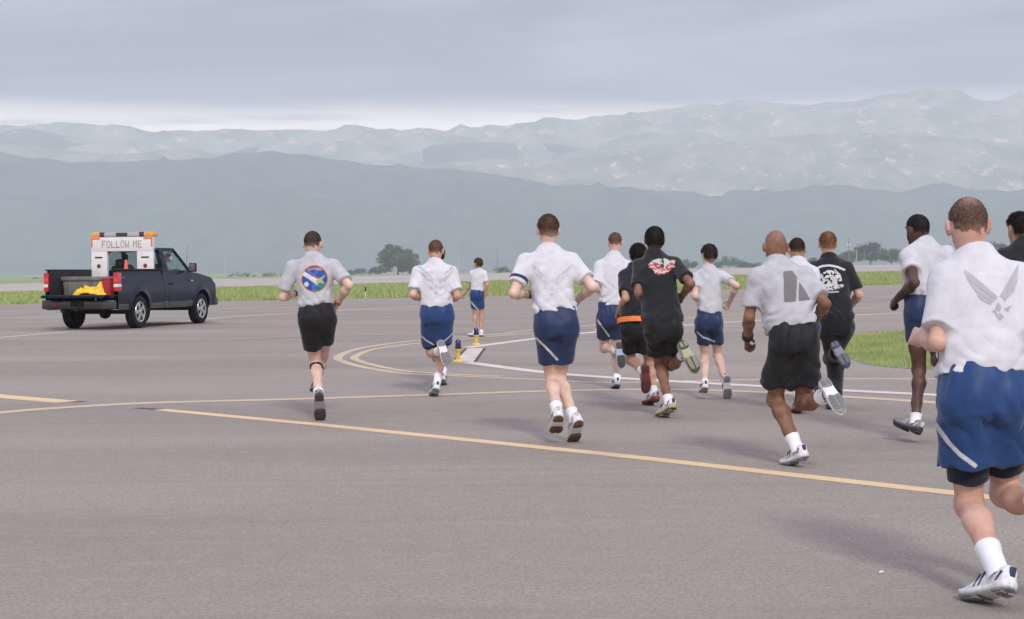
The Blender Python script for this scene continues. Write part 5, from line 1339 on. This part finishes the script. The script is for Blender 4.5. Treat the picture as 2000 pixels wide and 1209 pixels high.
# wheels
def wheel(x, y, sx):
    w = MB().lathe([(.25, -.10), (.355, -.128), (.385, -.118), (.398, -.085), (.400, 0), (.398, .085), (.385, .118), (.355, .128), (.25, .10)], (0, 0, 0), 'x', 40).build('wheel', M_RUB, truck, smooth=True, sharp=60)
    w.location = (x, y, RT); w.scale = (1, RT / .405, RT / .405)
    rim = MB().lathe([(.262, -.10), (.262, .095), (.245, .112), (.228, .10), (.215, .045), (.05, .03), (.01, .03)], (0, 0, 0), 'x', 32)
    ro_ = rim.build('rim', mat('dark_rim_well', (.06, .06, .065), .5, metal=.5), w, smooth=True, sharp=40)
    ring = MB().lathe([(.262, .05), (.264, .104), (.250, .118), (.222, .104), (.216, .05)], (0, 0, 0), 'x', 32).build('rim_lip', M_RIM, w, smooth=True, sharp=50)
    sp = MB()
    for k in range(5):
        a = 2 * math.pi * k / 5 + .3
        for t_ in (-.14, .14):
            rt_ = Matrix.Rotation(a + t_, 3, 'X')
            sp.box(rt_ @ Vector((.092, 0, .145)), (.034, .058, .185), rt_)
    sp.lathe([(.075, .05), (.075, .105), (.055, .122), (.01, .125)], (0, 0, 0), 'x', 20)
    so_ = sp.build('spokes', M_RIM, w, bevel=.008); so_['kind'] = 'stuff'
    if sx < 0: w.rotation_euler = (0, 0, math.pi)
    tb = MB()
    for k in range(36):
        a = 2 * math.pi * k / 36; rt_ = Matrix.Rotation(a, 3, 'X')
        for q in (-.075, -.025, .025, .075): tb.box(rt_ @ Vector((q, .012 * (1 if q > 0 else -1), .399)), (.038, .045, .012), rt_)
    t_ = tb.build('tread', M_RUB, w); t_['kind'] = 'stuff'
for sx in (-1, 1):
    wheel(sx * .86, 0, sx); wheel(sx * .86, WB, sx)
# the board in the bed
SB = 1.06
bd = empty('sign_board'); bd.parent = truck; bd.location = (0.02, SB, 0)
brd = MB().box((-.64, -.10, 1.385), (.44, .10, 1.12)).box((.64, -.10, 1.385), (.44, .10, 1.12)).build('board_leg', M_SIGNW, bd, bevel=.008)
brd['kind'] = 'stuff'
MB().box((0, -.10, 2.125), (1.72, .104, .36)).build('board_header', M_SIGNW, bd, bevel=.008)
for sx in (-1, 1):
    MB().box((sx * .735, -.1565, 2.275), (.25, .006, .042)).build('orange_tape', M_SIGNO, bd)
    MB().box((sx * .84, -.1565, 2.157), (.042, .006, .195)).build('orange_tape', M_SIGNO, bd)
    MB().box((sx * .65, -.155, 1.79), (.21, .010, .036)).build('dark_slot', M_TRIM, bd)
    MB().lathe([(.055, 0), (.050, .016), (.01, .022)], (0, 0, 0), 'z', 18).build('red_lamp', mat('dull_red_lens', (.25, .02, .025), .3), bd, smooth=True)
    l_ = bd.children[-1]; l_.location = (sx * .65, -.150, 1.57); l_.rotation_euler = (R(90), 0, 0)
FONT = {'F': ['11111', '10000', '10000', '11110', '10000', '10000', '10000'], 'O': ['01110', '10001', '10001', '10001', '10001', '10001', '01110'], 'L': ['10000', '10000', '10000', '10000', '10000', '10000', '11111'],
        'W': ['10001', '10001', '10001', '10101', '10101', '11011', '10001'], 'M': ['10001', '11011', '10101', '10101', '10001', '10001', '10001'], 'E': ['11111', '10000', '10000', '11110', '10000', '10000', '11111']}
lx = -.545
for ch in 'FOLLOW ME':
    if ch != ' ':
        q = MB()
        for r_, row in enumerate(FONT[ch]):
            for c_, b_ in enumerate(row):
                if b_ == '1': q.box((lx + c_ * .0212, -.157, 2.21 - r_ * .0265), (.0150, .010, .0165))
        o = q.build('letter', M_DOT, bd); o['kind'] = 'stuff'
    lx += .132 if ch != ' ' else .085
lb = MB().box((0, 0, 2.375), (1.74, .30, .12)).build('light_bar', mat('pale_lens', (.42, .42, .45), .2, coat=.4), bd, bevel=.03)
for sx in (-1, 1):
    MB().box((sx * .755, 0, 2.376), (.24, .306, .126)).build('amber_lamp', M_AMBER, lb, bevel=.03); MB().box((sx * .555, 0, 2.376), (.15, .306, .124)).build('maroon_lamp', mat('maroon_lens', (.10, .012, .025), .2, coat=.4), lb, bevel=.02)
MB().box((0, 0, 2.376), (.34, .306, .10)).build('dark_lamp', mat('dark_lens', (.03, .035, .045), .2, coat=.4), lb, bevel=.02)
# ------------------------------------------------------------------ loose load in the bed: things of their own
def on_truck(o, x, y, z, rz=0):
    p = truck.location + Matrix.Rotation(-TR_YAW, 3, 'Z') @ Vector((x, y, z)); o.location = p; o.rotation_euler = (0, 0, -TR_YAW + rz); return o
M_BIN = mat('grey_weathered_plastic', (.17, .172, .165), .6, .3, var=.2, vscale=5)
bin_ = empty('storage_bin'); tag(bin_, 'large grey plastic storage bin with ribbed sides in the truck bed', 'storage bin'); on_truck(bin_, -.25, -.30, .828)
MB().box((0, 0, .19), (1.08, .62, .38), taper=1.06).build('tub', M_BIN, bin_, bevel=.03)
MB().box((0, 0, .425), (1.22, .74, .10)).build('lid', M_BIN, bin_, bevel=.03)
for k in range(8): MB().box((-.47 + k * .134, -.335, .19), (.035, .05, .34)).build('rib', M_BIN, bin_, bevel=.01)
M_BUCK = mat('red_plastic', (.42, .025, .04), .35, .4, var=.12, vscale=12)
bk = empty('red_bucket'); tag(bk, 'red plastic bucket at the rear right corner of the truck bed', 'bucket'); on_truck(bk, .60, -.96, .828)
MB().lathe([(.125, 0), (.135, .01), (.150, .30), (.153, .40)], n=28).build('pail', M_BUCK, bk, smooth=True); MB().lathe([(.157, 0), (.165, .01), (.165, .035), (.145, .045), (.02, .045)], (0, 0, .40), n=28).build('lid', M_BUCK, bk, smooth=True, sharp=30)
for z in (.10, .30): MB().lathe([(.149, z), (.158, z + .008), (.158, z + .02), (.150, z + .028)], n=28).build('hoop', M_BUCK, bk, smooth=True)
cn = empty('traffic_cone'); tag(cn, 'orange traffic cone standing behind the cab window in the truck bed', 'traffic cone'); on_truck(cn, .23, .72, .828)
M_CONE = mat('cone_orange', (.82, .14, .06), .5); MB().box((0, 0, .015), (.36, .36, .03)).build('foot', M_CONE, cn, bevel=.01); MB().lathe([(.14, .03), (.10, .28), (.028, .88), (.02, .90)], n=24).build('cone', M_CONE, cn, smooth=True, sharp=60)
MB().lathe([(.092, .42), (.0925, .421), (.072, .56), (.0715, .561)], n=24).build('cone_band', mat('cone_band_pale', (.80, .30, .22), .5), cn, smooth=True)
# heap of yellow rain gear
ny_, nx_ = 44, 84; gx_, gy_ = np.meshgrid(np.linspace(-.42, .42, nx_), np.linspace(-.22, .22, ny_), indexing='ij')
P3 = np.stack([gx_, gy_, gx_ * 0], -1)
env_ = np.clip(1.15 - (np.abs(gx_ / .42) ** 3 + np.abs(gy_ / .22) ** 3), 0, 1) ** .6
rid = (1 - np.abs(vnoise(P3 * np.array([7, 9, 1]) + 3.3))) ** 2 * .6 + (1 - np.abs(vnoise(P3 * 17 + 7.1))) ** 2 * .3 + (1 - np.abs(vnoise(P3 * 34 + 1.7))) * .12
hgt_ = env_ * (.05 + .17 * rid + .18 * np.exp(-((gx_ - .24) / .11) ** 2 - (gy_ / .14) ** 2) + .05 * np.exp(-((gx_ + .12) / .16) ** 2))
wx_ = vnoise(P3 * 8 + 9.2) * .035; wy_ = vnoise(P3 * 8 + 2.9) * .035
v = np.stack([gx_ + wx_, gy_ + wy_, hgt_], -1).reshape(-1, 3); i_ = np.arange(nx_ - 1)[:, None] * ny_ + np.arange(ny_ - 1)[None, :]
q = np.stack([i_, i_ + ny_, i_ + ny_ + 1, i_ + 1], -1).reshape(-1, 4)
o = np_mesh('yellow_raincoat', v, q, mat('yellow_pvc', (.78, .50, .02), .4, .4, var=.08, vscale=8)); tag(o, 'crumpled yellow rain gear lying beside the grey bin in the truck bed', 'raincoat'); on_truck(o, .16, -.96, .83); o.scale = (1.15, 1.0, 1.0)
# the driver, seated
def occupant(ox, label, skin, hd, seed):
    T = lambda x, y, z: np.array(truck.location) + np.array(Matrix.Rotation(-TR_YAW, 3, 'Z') @ Vector((x + .42 + ox, y, z + .03)))
    fw = unit(T(0, 1, 0) - T(0, 0, 0)); rt = unit(T(1, 0, 0) - T(0, 0, 0))
    J = dict(s=1.0, g=1.0, seed=seed, pel=T(-.42, 1.98, 1.12), neck=T(-.42, 1.90 + hd, 1.60), head=T(-.42 + hd * 1.15, 1.96 + hd * .9, 1.75), fwd=fw, face=unit(fw + rt * (1.2 if hd else 0)),
             shL=T(-.59, 1.92, 1.53), shR=T(-.25, 1.92, 1.53), elL=T(-.66, 2.12, 1.33), elR=T(-.20, 2.12, 1.33), wrL=T(-.57, 2.46, 1.33), wrR=T(-.27, 2.46, 1.33),
             hipL=T(-.51, 2.02, 1.10), hipR=T(-.33, 2.02, 1.10), knL=T(-.54, 2.42, 1.12), knR=T(-.30, 2.42, 1.12), anL=T(-.54, 2.62, .82), anR=T(-.30, 2.62, .82))
    for q_ in 'LR':
        J['hand' + q_] = unit(J['wr' + q_] - J['el' + q_]); J['palm' + q_] = rt * (1 if q_ == 'L' else -1) - np.array([0, 0, .2]); J['toedir' + q_] = fw; J['up' + q_] = np.array([0, 0, 1.0])
    root = np.array(truck.location) + fw * 2.0 + rt * ox; root[2] = .9
    e = empty('person', root); tag(e, label, 'person', 'truck crew')
    V, Q = join_nets(body_fields(J, .012, .008)); np_mesh('body', V - root, Q, SKIN[skin], e)
    v, q = make_hair(J, 'short', .008); np_mesh('hair', v - root, q, HAIR['dark'], e)
    v, q = make_shirt(J, dict(hem=.02, sleeve=.8), .012); np_mesh('t_shirt', v - root, q, C_BLACK, e)
    v, q = make_shorts(J, dict(waist=.06, leg=(1.9, 1.9)), .012); np_mesh('trousers', v - root, q, C_PANTS, e)
occupant(-.42, 'driver seated at the wheel inside the dark blue pickup', 'ruddy', 0.0, 21.0)
occupant(.56, 'passenger whose face shows in the right window of the dark blue pickup', 'fair', .16, 23.0)
# ================================================================== taxiway lights
M_STUBY = mat('yellow_stub_paint', (.68, .46, .08), .6, var=.2, vscale=30)
M_STUBW = mat('cream_stub_paint', (.70, .64, .48), .6, var=.15, vscale=30)
M_BLUEL = mat('cobalt_glass', (.012, .012, .09), .2, .5, coat=.5); M_DARKL = mat('dark_navy_glass', (.01, .01, .02), .25, coat=.4)
def edge_light(px, topy, label, lens=M_BLUEL, stub=M_STUBY, slim=False):
    g0 = ground(*px); H = (px[1] - topy) * (g0[1] / FPX)
    e = empty('taxiway_light', (g0[0], g0[1], 0)); tag(e, label, 'taxiway light', 'blue-capped taxiway lights')
    k = H / .36
    MB().lathe([(.085, 0), (.085, .012), (.065, .03), (.03, .045)] if not slim else [(.06, 0), (.06, .012), (.04, .03)], n=24).build('base', stub, e, smooth=True, sharp=30)
    MB().lathe([(.032, .02), (.030, .16 * k), (.034, .17 * k), (.046, .19 * k), (.048, .21 * k), (.02, .215 * k)], n=24).build('stem', stub, e, smooth=True, sharp=30)
    MB().lathe([(.040, .21 * k), (.043, .23 * k), (.043, .31 * k), (.039, .345 * k), (.024, .362 * k), (.008, .366 * k)], n=24).build('lens', lens, e, smooth=True, sharp=40)
    MB().lathe([(.042, .215 * k), (.048, .22 * k), (.048, .235 * k), (.042, .24 * k)], n=24).build('collar', M_TRIM, e, smooth=True)
    return e
edge_light((895, 707), 663, 'blue-capped yellow taxiway light at the near tip of the concrete panel')
edge_light((930, 674), 640, 'blue-capped yellow taxiway light in front of the standing woman')
edge_light((1168, 646), 616, 'blue-capped yellow taxiway light beside the white and navy runner')
edge_light((714, 582), 560, 'dark-capped pale taxiway light standing at the far grass edge', M_DARKL, M_STUBW)
# scrap on the apron
Fp = Field((-.03, -.03, -.005), (.03, .03, .03), .003)
Fp.cap((-.008, 0, .006), (.009, .003, .008), .008, .009, .004); Fp.cap((0, .004, .008), (.004, -.004, .013), .006, .005, .004)
v, q = Fp.nets(); g0 = ground(1721, 1120); o = np_mesh('pebble', v, q, mat('white_pebble', (.75, .73, .70), .7)); o.location = (g0[0], g0[1], 0.002); o.scale = (.65, .65, .65); tag(o, 'tiny white pebble lying alone on the asphalt foreground', 'pebble')

# ================================================================== trees and poles beyond the runway
M_BARK = mat('bark', (.09, .075, .06), .9, .2, var=.3, vscale=3)
def leaf_mat(n, a, b_): return mat('leaves_' + n, a, .8, .15, color2=b_, vscale=.35)
LEAF = [leaf_mat('deep', (.035, .055, .022), (.07, .10, .035)), leaf_mat('mid', (.055, .085, .03), (.10, .13, .045)), leaf_mat('olive', (.07, .085, .035), (.12, .13, .055))]
def tree(px, py_top, width, Y, label, seed, kind='round', name='tree', leaf=0, nleaf=2600, base_drop=0):
    gx = at(px, 520, Y)[0]; zb = float(terrain(np.array(gx), np.array(float(Y)))) - .1
    top = at(px, py_top, Y)[2]; H = top - zb; W = width * Y / FPX; g = np.random.default_rng(seed)
    e = empty(name, (gx, Y, zb)); tag(e, label, 'tree' if name != 'bush' else 'bush', 'trees beyond the runway' if name != 'bush' else 'bushes beyond the runway')
    tr = MB(); clumps = []
    th = H * (.42 if kind == 'umbrella' else .30)
    if name != 'bush':
        bend = g.normal(0, .03 * H, 2)
        tr.tube((0, 0, -.2), (bend[0] * .5, 0, th * .5), H * .030, H * .024, 8, False); tr.tube((bend[0] * .5, 0, th * .5), (bend[0], 0, th), H * .024, H * .018, 8, False)
    n = {'dome': 46, 'bush': 24}.get(kind, 30)
    for i in range(n):
        a = g.random() * 6.283; rr = math.sqrt(g.random())
        if kind == 'umbrella':
            x, y = rr * W * .46 * math.cos(a), rr * W * .46 * math.sin(a); z = H * (.93 - .30 * rr ** 2 - .25 * g.random()); cr = W * (.10 + .07 * g.random())
        elif kind == 'dome':
            x, y = rr * W * .44 * math.cos(a), rr * W * .44 * math.sin(a); z = H * (.14 + (.76 - .40 * rr ** 2) * g.random() ** .7); cr = W * (.09 + .06 * g.random())
        elif kind == 'cone':
            t_ = g.random(); x, y = (1 - t_) * W * .42 * math.cos(a) * rr, (1 - t_) * W * .42 * math.sin(a) * rr; z = H * (.22 + .76 * t_); cr = W * (.16 - .09 * t_)
        elif kind == 'bush':
            x, y = rr * W * .46 * math.cos(a), rr * W * .2 * math.sin(a); z = H * (.15 + .75 * g.random() * (1 - rr * .6)); cr = min(W * .13, H * .33)
        else:
            x, y = rr * W * .42 * math.cos(a), rr * W * .42 * math.sin(a); z = H * (.35 + .58 * g.random() * (1 - .5 * rr)); cr = W * (.12 + .06 * g.random())
        clumps.append((x, y, z, cr))
        if name != 'bush' and i % 2 == 0: tr.tube((bend[0], 0, th * (.7 + .3 * g.random())), (x, y, z), H * .011, H * .004, 5, False)
    if name != 'bush': tr.build('trunk', M_BARK, e, smooth=True)
    C = np.array(clumps); k = g.integers(0, len(C), nleaf)
    d = g.normal(size=(nleaf, 3)); d /= np.linalg.norm(d, axis=1)[:, None]; r_ = g.random(nleaf) ** .45
    P = C[k, :3] + d * (C[k, 3] * r_)[:, None] * np.array([1.15, 1.15, .72]); P[:, 2] = np.maximum(P[:, 2], .1)
    sz = H * .030 * (.6 + .8 * g.random(nleaf)) * (1.2 if kind == 'bush' else 1)
    u1 = g.normal(size=(nleaf, 3)); u1 /= np.linalg.norm(u1, axis=1)[:, None]; u2 = np.cross(u1, d + .3 * g.normal(size=(nleaf, 3))); u2 /= np.linalg.norm(u2, axis=1)[:, None] + 1e-9
    Vv = np.stack([P - u1 * sz[:, None], P - u2 * sz[:, None] * .6, P + u1 * sz[:, None], P + u2 * sz[:, None] * .6], 1).reshape(-1, 3)
    np_mesh('crown', Vv, np.arange(nleaf * 4).reshape(-1, 4), LEAF[leaf], e, smooth=False)
    return e
D = 1500
tree(777, 470, 84, D, 'broad spreading tree standing alone on the plain, largest on the left', 1, 'dome', nleaf=9000, leaf=1)
tree(742, 512, 36, D + 10, 'low dark shrub at the left foot of the spreading tree', 2, 'bush', 'bush')
tree(812, 512, 30, D + 20, 'low shrub at the right foot of the spreading tree', 22, 'bush', 'bush')
for i, (x, y, w, kd, lf, lb) in enumerate([
    (72, 540, 26, 'bush', 0, 'small dark bush seen just left of the truck bed'), (472, 530, 60, 'bush', 1, 'long low bush right of the white cross-armed pole'),
    (528, 530, 50, 'bush', 1, 'low bush just left of the runner with the round emblem'), (655, 524, 36, 'bush', 2, 'small bush right of the emblem runner'),
    (700, 520, 60, 'bush', 0, 'low bush left of the dark shrub by the spreading tree'), (985, 518, 44, 'bush', 0, 'dim bush left of the tall runner in white'),
    (1340, 500, 50, 'bush', 1, 'leafy bush right of the tall black-shirted runner'), (1425, 496, 64, 'bush', 1, 'wide bush right of the bun-haired woman'), (1468, 505, 40, 'bush', 2, 'small bush touching the bald runner on his left'),
    (1590, 498, 44, 'bush', 0, 'bush between the two heads behind the bald runner')]):
    tree(x, y, w, D + 15 * i, lb, 40 + i, kd, 'bush', lf, 3000)
for i, (x, y, w, kd, lf, lb) in enumerate([
    (1662, 482, 52, 'round', 1, 'round tree right behind the transformer pole'), (1700, 466, 74, 'round', 0, 'tallest dark tree right of the transformer pole'), (1742, 480, 48, 'round', 2, 'bushy tree left of the head of the dark-skinned runner'),
    (1822, 476, 40, 'round', 0, 'dark tree between the dark-skinned runner and the nearest runner'), (1942, 466, 54, 'round', 0, 'dark tree between the nearest runner and the black-haired runner'), (1640, 492, 40, 'round', 0, 'low tree beside the ginger-haired runner')]):
    tree(x, y, w, D - 60 + 25 * i, lb, 70 + i, kd, 'tree', lf, 3000)
M_POLE = mat('pale_wood_pole', (.50, .48, .45), .8, .2, var=.15, vscale=1); M_POLE2 = mat('grey_pole', (.22, .23, .24), .8, .2)
def pole(px, ytop, Y, arms, label, m=M_POLE, boxes=()):
    gx = at(px, 520, Y)[0]; zb = float(terrain(np.array(gx), np.array(float(Y)))) - .3; H = at(px, ytop, Y)[2] - zb
    e = empty('utility_pole', (gx, Y, zb)); tag(e, label, 'utility pole', 'utility poles beyond the runway')
    MB().tube((0, 0, 0), (0, 0, H), .34, .26, 10).build('shaft', m, e, smooth=True, sharp=50)
    for h_, w in arms:
        c = MB().box((0, -.3, H - h_), (w, .22, .26)).build('crossarm', m, e)
        for q in (-.46, 0, .46): MB().lathe([(.10, 0), (.14, .15), (.06, .4)], (q * w, -.3, H - h_ + .13), n=8).build('insulator', m, c)
    for x, z in boxes: MB().lathe([(.1, 0), (.55, .1), (.55, 1.7), (.1, 1.9)], (x, -.3, H - z), n=14).build('transformer', mat('white_transformer', (.7, .7, .7), .5), e, smooth=True, sharp=30)
pole(440, 493, 1312, [(.8, 5.2), (2.3, 3.2)], 'pale cross-armed utility pole standing right of the truck')
pole(895, 485, 1312, [(2.2, 3.4)], 'pale utility pole between the stocky runner and the standing woman')
pole(972, 486, 1360, [(1.0, 4.6)], 'grey utility pole right of the standing woman', M_POLE2)
pole(1320, 480, 1360, [(1.0, 5.4), (2.6, 3.4)], 'pale utility pole right of the red-logo runner')
pole(1658, 464, 1248, [(.6, 3.2)], 'grey transformer pole right of the ginger-haired runner', M_POLE2, [(-1.0, 6.5), (1.0, 6.5)])
pole(1673, 489, 1232, [(.5, 1.2)], 'short pale pole right of the transformer pole')
